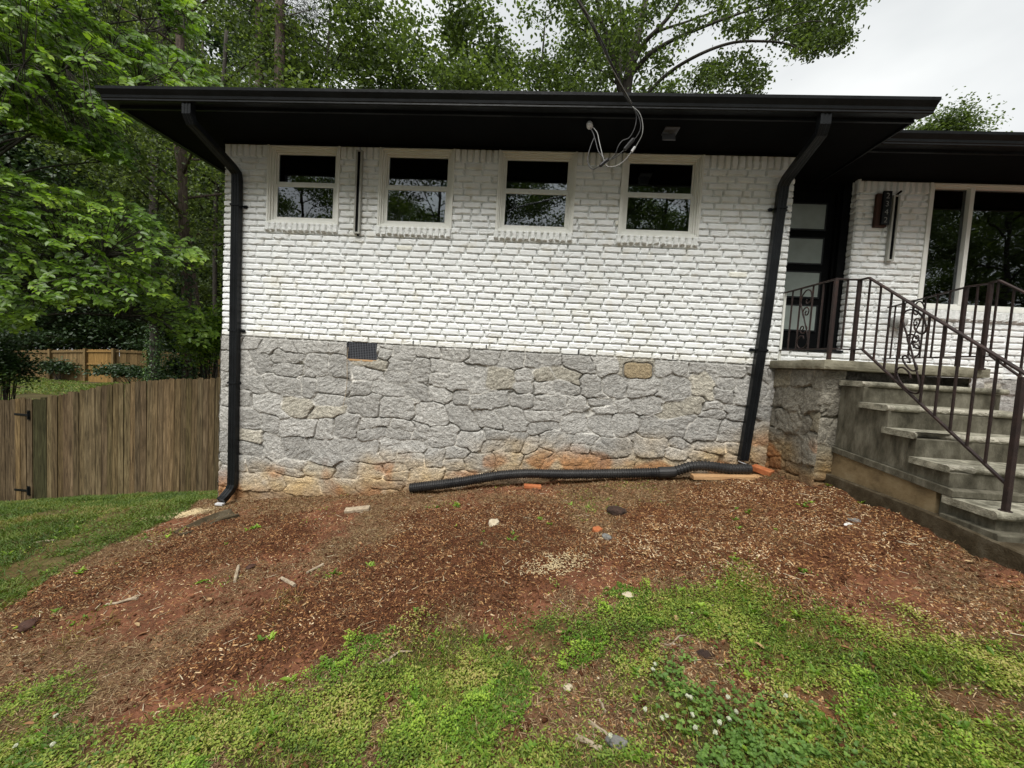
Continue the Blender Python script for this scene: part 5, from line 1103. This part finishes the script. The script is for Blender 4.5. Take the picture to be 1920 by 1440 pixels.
def img_leaves(polys, Yr, ncl, per, sig, leafL, seed, flat=.7, weights=None):
    rg = np.random.default_rng(seed); base = []; cr_ = []
    for (poly, n_c) in zip(polys, ncl):
        xs = [p[0] for p in poly]; ys_ = [p[1] for p in poly]; k = 0
        while k < n_c:
            x, y = rg.uniform(min(xs), max(xs)), rg.uniform(min(ys_), max(ys_))
            if not inpoly(np.array([x]), np.array([y]), poly)[0]: continue
            c = at(x, y, rg.uniform(*Yr)); m = int(per*rg.uniform(.5, 1.5)); base.append(c+rg.normal(size=(m, 3))*sig*rg.uniform(.6, 1.3)*np.array([1, 1, flat])); cr_.append(np.full(m, rg.random())); k += 1
    base = np.concatenate(base); cr_ = np.concatenate(cr_); n = len(base); d = rg.normal(size=(n, 3)); d[:, 2] = d[:, 2]*.4-.5
    L_ = leafL*rg.uniform(.6, 1.3, n); return leaves(base, d, rg.normal(size=(n, 3))*.6+np.array([0, 0, 1]), L_, L_*.6, np.clip(.5*cr_+.5*rg.random(n), 0, 1))
V, F_, rn = img_leaves([[(1060, -80), (1340, -80), (1340, 40), (1280, 90), (1240, 165), (1060, 165)], [(1330, -80), (1640, -80), (1615, 10), (1580, 60), (1565, 85), (1490, 92), (1440, 62), (1350, 62)], [(1470, 60), (1590, 50), (1580, 90), (1530, 105), (1490, 95)], [(1290, 170), (1310, 120), (1360, 105), (1400, 100), (1430, 130), (1440, 170)]],
                       (7.2, 10), [170, 210, 40, 60], 46, .17, .105, 77)
npmesh('crown', V, F_, M['leafbg'], e, {'rnd': rn})

# the near tree hanging in from the left, with flat sprays of beech-like leaves
TR0 = np.array([-10.8, 4.4, float(gz(-10.8, 4.4))])
e = empty('beech_tree', tuple(TR0), 'bright green tree leaning in at the left, leafy sprays reaching to the eave corner', 'tree'); s = MB()
trk = curve([tuple(TR0+np.array([0, 0, -.3])), (-10.7, 4.3, -.5), (-10.4, 4.1, 1.8), (-10.0, 3.9, 4.2), (-9.5, 3.7, 6.5), (-9, 3.5, 9)], 6); s.tube([tuple(p) for p in trk], [.17-.13*i/(len(trk)-1) for i in range(len(trk))], 10)
TK = np.array([list(p) for p in trk])
UP = [(-160, -150), (300, -150), (150, 0), (215, 40), (300, 68), (360, 92), (412, 150), (330, 150), (215, 158), (252, 215), (230, 262), (140, 205), (60, 160), (30, 230), (-160, 240)]
UP2 = [(285, -60), (340, -40), (385, 30), (392, 75), (340, 60), (300, 20)]
LOW = [(-160, 240), (20, 320), (120, 345), (215, 362), (290, 405), (345, 450), (390, 470), (370, 500), (300, 500), (330, 560), (400, 600), (410, 650), (340, 640), (270, 590), (180, 575), (90, 570), (40, 620), (-160, 640)]
MID = [(10, 200), (60, 170), (130, 225), (220, 250), (250, 300), (215, 300), (120, 260), (60, 240)]
rg = np.random.default_rng(99); LB_ = []; LD = []; LN = []; LL = []; LR = []
def spray(tip, out, scale, crn):
    """a twig with alternate leaves in one plane"""
    out = out/np.linalg.norm(out); ln = scale*rg.uniform(.55, 1.0); side = np.cross(out, [0, 0, 1]); side /= np.linalg.norm(side); nrm = np.cross(side, out)
    roll = rg.normal()*.35; nrm = nrm*math.cos(roll)+side*math.sin(roll); side = np.cross(out, nrm)
    base = tip-out*ln; m = int(9*rg.uniform(.8, 1.3)); pts = []
    for q in range(m):
        t = (q+.5)/m; p = base+out*ln*t+np.array([0, 0, -.16*ln*t*t]); pts.append(p)
        sgn = 1 if q % 2 else -1; dd = out*.55+side*sgn*.8+np.array([0, 0, -.22])+rg.normal(size=3)*.18
        LB_.append(p); LD.append(dd); LN.append(nrm*.8+np.array([.1, -.42, 0])+rg.normal(size=3)*.28); LL.append(rg.uniform(.085, .145)*(1.05-.25*t)); LR.append(np.clip(crn*.55+.3*rg.random()+.22*t, 0, 1))
    LB_.append(pts[-1]); LD.append(out+np.array([0, 0, -.3])); LN.append(nrm); LL.append(.09); LR.append(min(1, crn*.5+.5))
    s.tube([tuple(base), tuple(pts[m//2]), tuple(pts[-1])], [.0045, .0035, .002], 4); return base
tips = []
for poly, n, yr in ((UP, 1700, (.9, 4.4)), (UP2, 110, (2.5, 4.5)), (LOW, 1500, (1.0, 4.6)), (MID, 380, (1.5, 3.8))):
    xs = [p[0] for p in poly]; ys_ = [p[1] for p in poly]; k = 0
    while k < n:
        x, y = rg.uniform(min(xs), max(xs)), rg.uniform(min(ys_), max(ys_))
        if not inpoly(np.array([x]), np.array([y]), poly)[0]: continue
        lo = yr[0]+(1.2 if poly is LOW and y > 560 and x > 230 else 0)
        Y_ = rg.uniform(lo, yr[1]); p = at(x, y, Y_)
        if p[0] > -0.85 and p[2] < 2.9: p = at(x, y, 2.4)
        out = np.array([.80, -.35, -.22])+rg.normal(size=3)*np.array([.35, .40, .18]); b = spray(p, out, .52, float(np.clip(vnoise(x/45, y/38, 3)*.9+.1*rg.random(), 0, 1))); tips.append(b); k += 1
# branches: nearest boughs gathered from the trunk
tips = np.array(tips); order = rg.permutation(len(tips)); boughs = tips[order[:46]]
nodes_ = []
for b in boughs:
    j = int(np.clip(np.searchsorted(TK[:, 2], b[2]-1.2), 2, len(TK)-2)); a = TK[j]; mid = (a+b)/2+np.array([0, 0, .35]); C_ = curve([tuple(a), tuple(mid), tuple(b)], 6); s.tube([tuple(p) for p in C_], [.035-.028*i/(len(C_)-1) for i in range(len(C_))], 6); nodes_ += [np.array(list(p)) for p in C_[3:]]
nodes_ = np.array(nodes_)
for b in tips:
    dd = np.linalg.norm(nodes_-b, axis=1)+np.maximum(0, nodes_[:, 0]-b[0])*1.5; a = nodes_[int(dd.argmin())]; s.tube([tuple(a), tuple((a+b)/2+np.array([0, 0, .04])), tuple(b)], [.006, .005, .0045], 4)
s.build('trunk', M['barkdark'], e)
LL = np.array(LL); V, F_, rn = leaves(np.array(LB_), np.array(LD), np.array(LN), LL, LL*.62, np.array(LR), fold=.16)
npmesh('crown', V, F_, M['leafnear'], e, {'rnd': rn})

# low bushes and ivy behind the fence
def bush(name, ctr, rad, n, leaf, m, label, cat='bush', seed=0, parentless=True):
    rg = np.random.default_rng(seed); zg = float(gz(ctr[0], ctr[1]))-.05; e = empty(name, (ctr[0], ctr[1], zg), label, cat); s = MB(); cl = []
    for k in range(22):
        v = rg.normal(size=3); v /= np.linalg.norm(v); v[2] = abs(v[2])*1.2-.35; t = np.array(ctr)+v*np.array(rad)*rg.uniform(.6, 1); s.tube([(ctr[0]+rg.normal()*.12, ctr[1]+rg.normal()*.1, zg), (ctr[0]+v[0]*rad[0]*.3, ctr[1]+v[1]*rad[1]*.3, ctr[2]-rad[2]*.7), tuple((np.array(ctr)+t)/2), tuple(t)], [.014 if name != 'small_tree' else .05, .011, .007, .003], 4); cl += [t, (t+np.array(ctr))/2]
    s.build('stem', M['barkdark'], e); cl = np.array(cl); ci = rg.integers(0, len(cl), n); base = cl[ci]+rg.normal(size=(n, 3))*np.array(rad)*.24; L_ = leaf*rg.uniform(.6, 1.3, n); d = rg.normal(size=(n, 3)); d[:, 2] = d[:, 2]*.5-.3
    V, F_, rn = leaves(base, d, rg.normal(size=(n, 3))*.5+np.array([0, -.3, 1]), L_, L_*.68, np.clip(.5*rg.random(len(cl))[ci]+.5*rg.random(n), 0, 1)); npmesh('foliage', V, F_, m, e, {'rnd': rn}); return e
def bctr(px, py, Y_): p = at(px, py, Y_); return (float(p[0]), float(p[1]), float(p[2]))
bush('ivy_bush', bctr(8, 690, 4.2), (.55, .6, .75), 5200, .065, M['ivy'], 'dark ivy mass at the far left above the fence top', seed=1)
bush('ivy_bush', bctr(395, 640, 4.6), (.55, .8, .95), 5200, .075, M['leafnear'], 'light green bush between the ivy trunk and the house corner', seed=2)
bush('ivy_bush', bctr(345, 690, 6.8), (.55, .5, .5), 2600, .07, M['ivy'], 'low ivy clump round the foot of the brown trunk', seed=3)
bush('bramble_bush', bctr(245, 700, 16.5), (2.6, .8, .42), 4200, .14, M['leafdark'], 'flat dark bramble heap in front of the far garden fence', seed=4)
bush('bramble_bush', bctr(110, 690, 19.2), (1.5, .4, .6), 1200, .15, M['leafdark'], 'sparse creeper on the left part of the far fence', seed=5)

_c = bctr(1768, 238, 26); bush('small_tree', (_c[0], _c[1], _c[2]-1.5), (2.3, 2.0, 2.5), 15000, .18, M['leafbg'], 'lone small treetop showing above the set-back roof at the right', 'tree', seed=9)
# ================================================================== GROUND COVER
def scatter(n, cond, box=(-4.2, 9.6, -3.9, 0.2), r=None):
    r = r or rng; x = r.uniform(box[0], box[1], n); y = r.uniform(box[2], box[3], n); m = cond(x, y); x, y = x[m], y[m]
    m = ~((x > 0.02) & (x < 6.42) & (y > -0.02)) & ~((x > 6.38) & (y > -.78)) & ~((x > XL-.055)); x, y = x[m], y[m]; return x, y
def gmesh_z(x, y):
    """height of the ground sheet as built"""
    i = np.clip(np.searchsorted(gxs, x)-1, 0, len(gxs)-2); j = np.clip(np.searchsorted(gys, y)-1, 0, len(gys)-2)
    fx = (x-gxs[i])/(gxs[i+1]-gxs[i]); fy = (y-gys[j])/(gys[j+1]-gys[j])
    return (AZ[i, j]*(1-fx)+AZ[i+1, j]*fx)*(1-fy)+(AZ[i, j+1]*(1-fx)+AZ[i+1, j+1]*fx)*fy
def in_view(x, y):      # keep a generous margin round what the photo shows
    return (y > -3.7) & (x > -5.5+0*y) & (x < 9.5)
def stuff(name, V, F_, m, rn, lab, cat):
    o = npmesh(name, V, F_, m, None, {'rnd': rn}, origin=(2, -2, -1.5)); return tag(o, lab, cat, kind='stuff')
def blades(name, x, y, L_, W_, lay, mat_, lab, cat, rn=None, lift=0.0, z0=None):
    n = len(x); z = (gmesh_z(x, y) if z0 is None else z0)+lift; az = rng.random(n)*6.283; el_ = np.clip(lay+rng.normal(size=n)*.3, -.05, 1.5)
    d = np.stack([np.cos(az)*np.cos(el_), np.sin(az)*np.cos(el_), np.sin(el_)], 1); nn = np.stack([-np.cos(az)*np.sin(el_), -np.sin(az)*np.sin(el_), np.cos(el_)], 1)+rvec(n)*.25
    V, F_, r = leaves(np.stack([x, y, z], 1), d, nn, L_, W_, rng.random(n) if rn is None else rn, fold=.2); return stuff(name, V, F_, mat_, r, lab, cat)
M['grass'] = leafmat('grass_blade', [(0, (0.08, 0.125, 0.018)), (.5, (0.18, 0.255, 0.036)), (.82, (0.34, 0.38, 0.075)), (1, (0.50, 0.43, 0.17))], .3, .5)
M['lawn'] = leafmat('lawn_blade', [(0, (0.050, 0.090, 0.014)), (.5, (0.11, 0.175, 0.026)), (.8, (0.19, 0.225, 0.05)), (1, (0.32, 0.25, 0.10))], .3, .5)
M['weed'] = leafmat('weed_leaf', [(0, (0.055, 0.13, 0.013)), (.5, (0.17, 0.31, 0.030)), (1, (0.40, 0.54, 0.07))], .35, .5)
M['weeddk'] = leafmat('low_weed_leaf', [(0, (0.06, 0.105, 0.016)), (.42, (0.165, 0.255, 0.034)), (.76, (0.33, 0.39, 0.065)), (1, (0.46, 0.40, 0.14))], .3, .5)
M['clover'] = leafmat('clover_leaf', [(0, (0.05, 0.115, 0.022)), (.6, (0.135, 0.24, 0.045)), (1, (0.30, 0.44, 0.10))], .3, .5)
M['straw'] = leafmat('dead_grass', [(0, (0.13, 0.066, 0.035)), (.5, (0.24, 0.150, 0.080)), (1, (0.50, 0.38, 0.22))], .15, .8)
M['strawy'] = leafmat('yellow_grass', [(0, (0.17, 0.12, 0.035)), (.6, (0.30, 0.225, 0.07)), (1, (0.45, 0.36, 0.13))], .2, .7)
M['chips'] = leafmat('wood_chip', [(0, (0.050, 0.020, 0.010)), (.38, (0.150, 0.062, 0.027)), (.64, (0.33, 0.155, 0.060)), (.86, (0.52, 0.325, 0.15)), (1, (0.70, 0.56, 0.36))], 0, .85, .15)
M['pebble'] = leafmat('pebble', [(0, (0.24, 0.16, 0.09)), (.6, (0.42, 0.33, 0.20)), (1, (0.66, 0.58, 0.42))], 0, .85, .2)
M['saw'] = leafmat('sawdust_chip', [(0, (0.30, 0.20, 0.09)), (.6, (0.50, 0.38, 0.20)), (1, (0.62, 0.51, 0.32))], 0, .9, .1)
M['deadleaf'] = leafmat('dead_leaf', [(0, (0.12, 0.05, 0.025)), (.6, (0.28, 0.14, 0.06)), (1, (0.50, 0.36, 0.19))], .1, .8)

near = lambda x, y: in_view(x, y)
# fine low weeds and short grass of the foreground
dens = lambda x, y, s, a, b: sstep(a, b, fbm(x*2.6, y*2.6, 4, s))
x, y = scatter(780000, lambda x, y: near(x, y) & w_green(x, y) & (rng.random(len(x)) < .08+.92*dens(x, y, 201, .38, .52)), (-3.6, 8.6, -3.5, -1.2))
n = len(x); h = rng.random(n)*.034*np.clip(2.2*fbm(x*8, y*8, 3, 210)-.55, .15, 2); blades('low_weeds', x, y, rng.uniform(.007, .017, n), rng.uniform(.005, .009, n), .3, M['weeddk'], 'low olive green weeds mixed with clay across the foreground', 'weeds', lift=0.002+h, rn=np.clip(1.3*(fbm(x*4, y*4, 4, 215)-.5)+.45+.55*(rng.random(n)-.5)+h*6, 0, 1))
x, y = scatter(330000, lambda x, y: near(x, y) & (w_green(x, y) & (rng.random(len(x)) < .15+.85*dens(x, y, 221, .42, .62))), (-4.2, 9.2, -3.75, -1.0))
n = len(x); blades('grass', x, y, rng.uniform(.018, .055, n), rng.uniform(.0018, .0034, n), .7, M['grass'], 'short patchy lawn grass in the foreground', 'grass')
x, y = scatter(800000, lambda x, y: near(x, y) & anyin(x, y, Z_BRIGHT, .50, 61) & (rng.random(len(x)) < dens(x, y, 231, .38, .54)), (-3.6, 8.6, -3.5, -1.2))
n = len(x); h = .005+.055*sstep(.35, .70, fbm(x*9, y*9, 3, 232))*rng.random(n)**.6; blades('bright_weeds', x, y, rng.uniform(.007, .015, n), rng.uniform(.005, .009, n), .35, M['weed'], 'bright yellow green feathery weed cushions at the bottom', 'weeds', lift=h, rn=np.clip(h/.045*.6+.4*rng.random(n), 0, 1))
# lawn to the left, and thin grass nearer the fence
x, y = scatter(200000, lambda x, y: w_lawn(x, y) & (x > -9) & (rng.random(len(x)) < .12+.88*dens(x, y, 241, .36, .58)), (-8.5, .4, -3.7, 2.05))
n = len(x); blades('lawn_grass', x, y, rng.uniform(.03, .075, n), rng.uniform(.004, .008, n), .65, M['lawn'], 'green lawn sloping down to the wooden fence', 'grass', rn=np.clip(rng.random(n)*.35+1.3*(fbm(x*3, y*3, 3, 247)-.5)+.35, 0, 1))
x, y = scatter(90000, lambda x, y: w_lawn(x, y) & (x > -9) & (rng.random(len(x)) < dens(x, y, 245, .4, .6)), (-8.5, .4, -3.7, 2.05))
n = len(x); blades('lawn_weeds', x, y, rng.uniform(.014, .028, n), rng.uniform(.010, .018, n), .3, M['lawn'], 'darker clover and weeds through the left lawn', 'weeds', lift=rng.random(n)*.03, rn=rng.random(n)*.7)
n = 60000; x = rng.uniform(-33, -3, n); y = rng.uniform(7, 22, n); q = fbm(x*.7, y*.7, 3, 248) > .44; x, y = x[q], y[q]; n = len(x)
blades('yard_grass', x, y, rng.uniform(.06, .16, n), rng.uniform(.02, .04, n), .6, M['lawn'], 'rough thin grass of the back yard beyond the wooden fence', 'grass', rn=rng.random(n)*.9)
# clover patches with white flower heads
def cl_d(x, y):
    j = rng.normal(size=np.shape(x))*.07; k = rng.normal(size=np.shape(x))*.07
    return anyin(x+j, y+k, Z_CLOVER, .34, 71) & (fbm(x*4, y*4, 3, 73) > .40+.08*rng.random(np.shape(x)))
x, y = scatter(260000, lambda x, y: near(x, y) & cl_d(x, y) & (rng.random(len(x)) < .3+.7*dens(x, y, 257, .35, .5)), (-4.2, 9.2, -3.8, -1.5)); n = len(x); h = .006+.070*fbm(x*6, y*6, 3, 251)*rng.uniform(.25, 1.05, n)
bx, by, bz, ba, bl, br = [], [], [], [], [], []
az0 = rng.random(n)*6.28; sz = rng.uniform(.007, .014, n); rr0 = np.clip(.6*fbm(x*8, y*8, 3, 255)+.4*rng.random(n), 0, 1); zc = gmesh_z(x, y)+h
pos = np.tile(np.stack([x, y, zc], 1), (3, 1)); azs = np.concatenate([az0+k*2.094 for k in range(3)]); szs = np.tile(sz, 3); d = np.stack([np.cos(azs), np.sin(azs), .12+.35*rng.normal(size=3*n)], 1)
V, F_, rn = leaves(pos, d, rvec(3*n)*.5+np.array([0, 0, 1]), szs, szs*1.02, np.tile(rr0, 3), fold=.1); stuff('clover', V, F_, M['clover'], rn, 'dense dark green clover patch at the bottom centre', 'clover')
e = None
bm = bmesh.new(); bmesh.ops.create_icosphere(bm, subdivisions=2, radius=.0085); fv = np.array([v.co for v in bm.verts]); ff_ = [tuple(v.index for v in f.verts) for f in bm.faces]; bm.free()
fl0 = None
M['petal'] = noisemat('clover_petal', [(.3, (.34, .38, .20)), (.7, (.66, .66, .55))], 260, 3, .8, .6, 500)
for i, (px, py) in enumerate(((1218, 1277), (1224, 1270), (1213, 1355), (1234, 1356), (1240, 1378), (1283, 1327), (1293, 1340), (1364, 1343), (1358, 1357), (1354, 1393), (1360, 1387), (1315, 1403), (1343, 1408), (1285, 1365), (1485, 1355), (1142, 1403), (45, 1420), (98, 1428), (126, 1353))):
    X_, Y_ = G(px, py); z = float(gmesh_z(np.array([X_]), np.array([Y_]))[0])
    if fl0 is None:
        fl0 = empty('clover_flower', (X_, Y_, z), 'white clover flower head standing above its green leaves', 'flower', 'white clover flower heads')
        st_ = MB(); st_.tube([(X_, Y_, z), (X_, Y_, z+.062)], .0012, 5); st_.build('stem', M['weed'], fl0)
        V = fv*(.55+.75*rng.random((len(fv), 1)))*np.array([1, 1, .85])+np.array([X_, Y_, z+.066]); npmesh('flower_head', V, ff_, M['petal'], fl0); ob = fl0
    else:
        ob = fl0.copy(); COL.objects.link(ob)
        for ch in list(fl0.children): c = ch.copy(); COL.objects.link(c); c.parent = ob
        ob.location = (X_, Y_, z)
    ob.rotation_euler = (rng.normal()*.2, rng.normal()*.2, rng.random()*6)
# broad leaved rosettes and taller sprigs
x, y = scatter(3200, lambda x, y: near(x, y) & (w_green(x, y) | (fbm(x*3.1, y*3.1, 3, 271) > .70)), (-5, 9.2, -3.7, -.6)); n = len(x); m_ = 7
xs = np.repeat(x, m_)+rng.normal(size=n*m_)*.004; ys = np.repeat(y, m_)+rng.normal(size=n*m_)*.004; sz = np.repeat(rng.uniform(.45, 1.25, n), m_); az = rng.random(n*m_)*6.28; el_ = rng.uniform(.1, 1.0, n*m_)
d = np.stack([np.cos(az)*np.cos(el_), np.sin(az)*np.cos(el_), np.sin(el_)], 1); nn = np.stack([-np.cos(az)*np.sin(el_), -np.sin(az)*np.sin(el_), np.cos(el_)], 1); L_ = rng.uniform(.018, .045, n*m_)*sz
V, F_, rn = leaves(np.stack([xs, ys, gmesh_z(xs, ys)+.004], 1), d, nn, L_, L_*rng.uniform(.25, .5, n*m_), np.clip(np.repeat(rng.random(n), m_)*.7+.3*rng.random(n*m_), 0, 1), fold=.25); stuff('broadleaf_weeds', V, F_, M['weed'], rn, 'broad leaved weed rosettes among the grass', 'weeds')
# dead grass over the bare ground
x, y = scatter(650000, lambda x, y: near(x, y) & ~w_lawn(x, y) & (rng.random(len(x)) < (.10+.90*sstep(.38, .60, fbm(x*1.6, y*1.6, 4, 81)))*np.where(w_mulch(x, y), .30, 1)*np.where(w_green(x, y), .25, 1)))
n = len(x); blades('dead_grass', x, y, rng.uniform(.015, .05, n), rng.uniform(.002, .0038, n), .18, M['straw'], 'flattened dead grass over the bare slope', 'dead grass', lift=.002, rn=rng.random(n))
x, y = scatter(60000, lambda x, y: near(x, y) & anyin(x, y, Z_DRY, .3, 81) & (rng.random(len(x)) < dens(x, y, 261, .42, .6))); n = len(x)
blades('yellow_grass', x, y, rng.uniform(.03, .08, n), rng.uniform(.0018, .0035, n), .5, M['strawy'], 'yellowed grass tufts on the left slope', 'dry grass')
x, y = scatter(60000, lambda x, y: near(x, y) & ~w_green(x, y) & ~w_mulch(x, y) & (fbm(x*3.1, y*3.1, 3, 271) > .66)); n = len(x)
blades('weed_sprouts', x, y, rng.uniform(.012, .03, n), rng.uniform(.004, .009, n), .5, M['weeddk'], 'scattered green sprouts on the bare soil', 'weeds', lift=rng.random(n)*.012)
# wood chips
def boxes(x, y, L_, W_, T_, rn, name, m, lab, cat, lift=0.0, tilt=.3):
    n = len(x); az = rng.random(n)*6.28; t1 = rng.normal(size=n)*tilt; t2 = rng.normal(size=n)*tilt
    a = np.stack([np.cos(az)*np.cos(t1), np.sin(az)*np.cos(t1), np.sin(t1)], 1); b = np.stack([-np.sin(az)*np.cos(t2), np.cos(az)*np.cos(t2), np.sin(t2)], 1); c = np.cross(a, b)
    P = np.stack([x, y, gmesh_z(x, y)+T_*.4+lift], 1); V = []
    for sz_ in (-1, 1):
        for sx_, sy_ in ((-1, -1), (1, -1), (1, 1), (-1, 1)):
            tp = np.where(sx_ > 0, rng.uniform(.3, 1, n), rng.uniform(.6, 1, n)); V.append(P+a*(sx_*L_/2)[:, None]+b*(sy_*W_/2*tp)[:, None]+c*(sz_*T_/2)[:, None])
    V = np.stack(V, 1).reshape(-1, 3); q = np.array([(0, 3, 2, 1), (4, 5, 6, 7), (0, 1, 5, 4), (1, 2, 6, 5), (2, 3, 7, 6), (3, 0, 4, 7)]); F_ = (np.arange(n)[:, None, None]*8+q[None]).reshape(-1, 4)
    return stuff(name, V, F_, m, np.repeat(rn, 8), lab, cat)
x, y = scatter(560000, lambda x, y: near(x, y) & w_mulch(x, y)); n = len(x); right = sstep(3.6, 4.6, x)
rn = np.clip(rng.random(n)**(1.35-.55*right)+.12*right*(rng.random(n) < .5), 0, 1); rn = np.where(rng.random(n) < .5, rn*.5, rn)*(.55+.75*fbm(x*3, y*3, 3, 281))
boxes(x, y, rng.uniform(.006, .032, n)*np.where(rng.random(n) < .05, 1.9, 1), rng.uniform(.003, .010, n), rng.uniform(.0015, .004, n), rn, 'wood_chip_mulch', M['chips'], 'red brown wood chip mulch spread over the slope', 'mulch')
x, y = scatter(420000, lambda x, y: near(x, y) & ~w_mulch(x, y) & ~w_lawn(x, y) & (rng.random(len(x)) < np.where(w_green(x, y), .06, .34)*(.35+1.3*sstep(2, 5.5, x))*(.3+1.2*sstep(.4, .65, fbm(x*2.7, y*2.7, 3, 291))))); n = len(x)
boxes(x, y, rng.uniform(.005, .026, n), rng.uniform(.003, .008, n), rng.uniform(.0015, .004, n), np.clip(.25+.75*rng.random(n), 0, 1), 'loose_wood_chips', M['chips'], 'thinly scattered chips on the bare clay', 'wood chips')
# crumbs and clods of clay
x, y = scatter(70000, lambda x, y: near(x, y) & ~w_lawn(x, y) & (rng.random(len(x)) < .15+.6*sstep(.45, .65, fbm(x*3.3, y*3.3, 3, 311)))); n = len(x); L_ = .004+.016*rng.random(n)**2.5
M['crumb'] = leafmat('clay_crumb', [(0, (0.06, 0.024, 0.012)), (.7, (0.15, 0.066, 0.034)), (1, (0.23, 0.12, 0.065))], 0, .95, .05)
boxes(x, y, L_*1.3, L_, L_*.7, rng.random(n), 'clay_crumbs', M['crumb'], 'crumbs and small clods of red clay all over the slope', 'clods', tilt=.6)
# pebbles
x, y = scatter(16000, lambda x, y: near(x, y) & ~w_lawn(x, y) & (rng.random(len(x)) < .05+.45*sstep(3.5, 6, x)*sstep(-2.9, -2.2, -np.abs(y+2.2)-1.5) + .10*anyin(x, y, Z_BARE, .2, 5))); n = len(x)
boxes(x, y, rng.uniform(.005, .016, n), rng.uniform(.005, .012, n), rng.uniform(.003, .008, n), rng.random(n), 'gravel', M['pebble'], 'small pale pebbles sprinkled over the right of the yard', 'gravel', tilt=.5)
# yellow sawdust spots
for i, (px, py, rx, ry, nn_) in enumerate(((1048, 1063, .26, .13, 520), (350, 964, .30, .11, 2600))):
    X_, Y_ = G(px, py); a = rng.normal(size=(nn_, 2)); x = X_+a[:, 0]*rx*.5+a[:, 1]*.05; y = Y_+a[:, 1]*ry*.5
    boxes(x, y, rng.uniform(.006, .016, nn_), rng.uniform(.003, .008, nn_), rng.uniform(.002, .004, nn_), .80+.2*rng.random(nn_), 'sawdust', M['saw'], ['pale sawdust spill in the middle of the slope', 'straw coloured sawdust heap by the left lawn edge'][i], 'sawdust', lift=.004+.012*np.exp(-(a**2).sum(1)))
# dead leaves
x, y = scatter(900, lambda x, y: near(x, y) & ~w_lawn(x, y)); n = len(x)
blades('leaf_litter', x, y, rng.uniform(.02, .055, n), rng.uniform(.010, .026, n), .12, M['deadleaf'], 'curled dead leaves strewn over the ground', 'dead leaves', lift=.006)
# a few twigs too small to tell apart
x, y = scatter(1100, lambda x, y: near(x, y) & ~w_lawn(x, y) & ~w_green(x, y)); n = len(x)
boxes(x, y, rng.uniform(.03, .10, n), rng.uniform(.002, .005, n), rng.uniform(.002, .004, n), rng.uniform(.4, 1, n), 'twigs', M['pebble'], 'tiny bleached twigs all over the bare slope', 'twigs', lift=.004, tilt=.08)
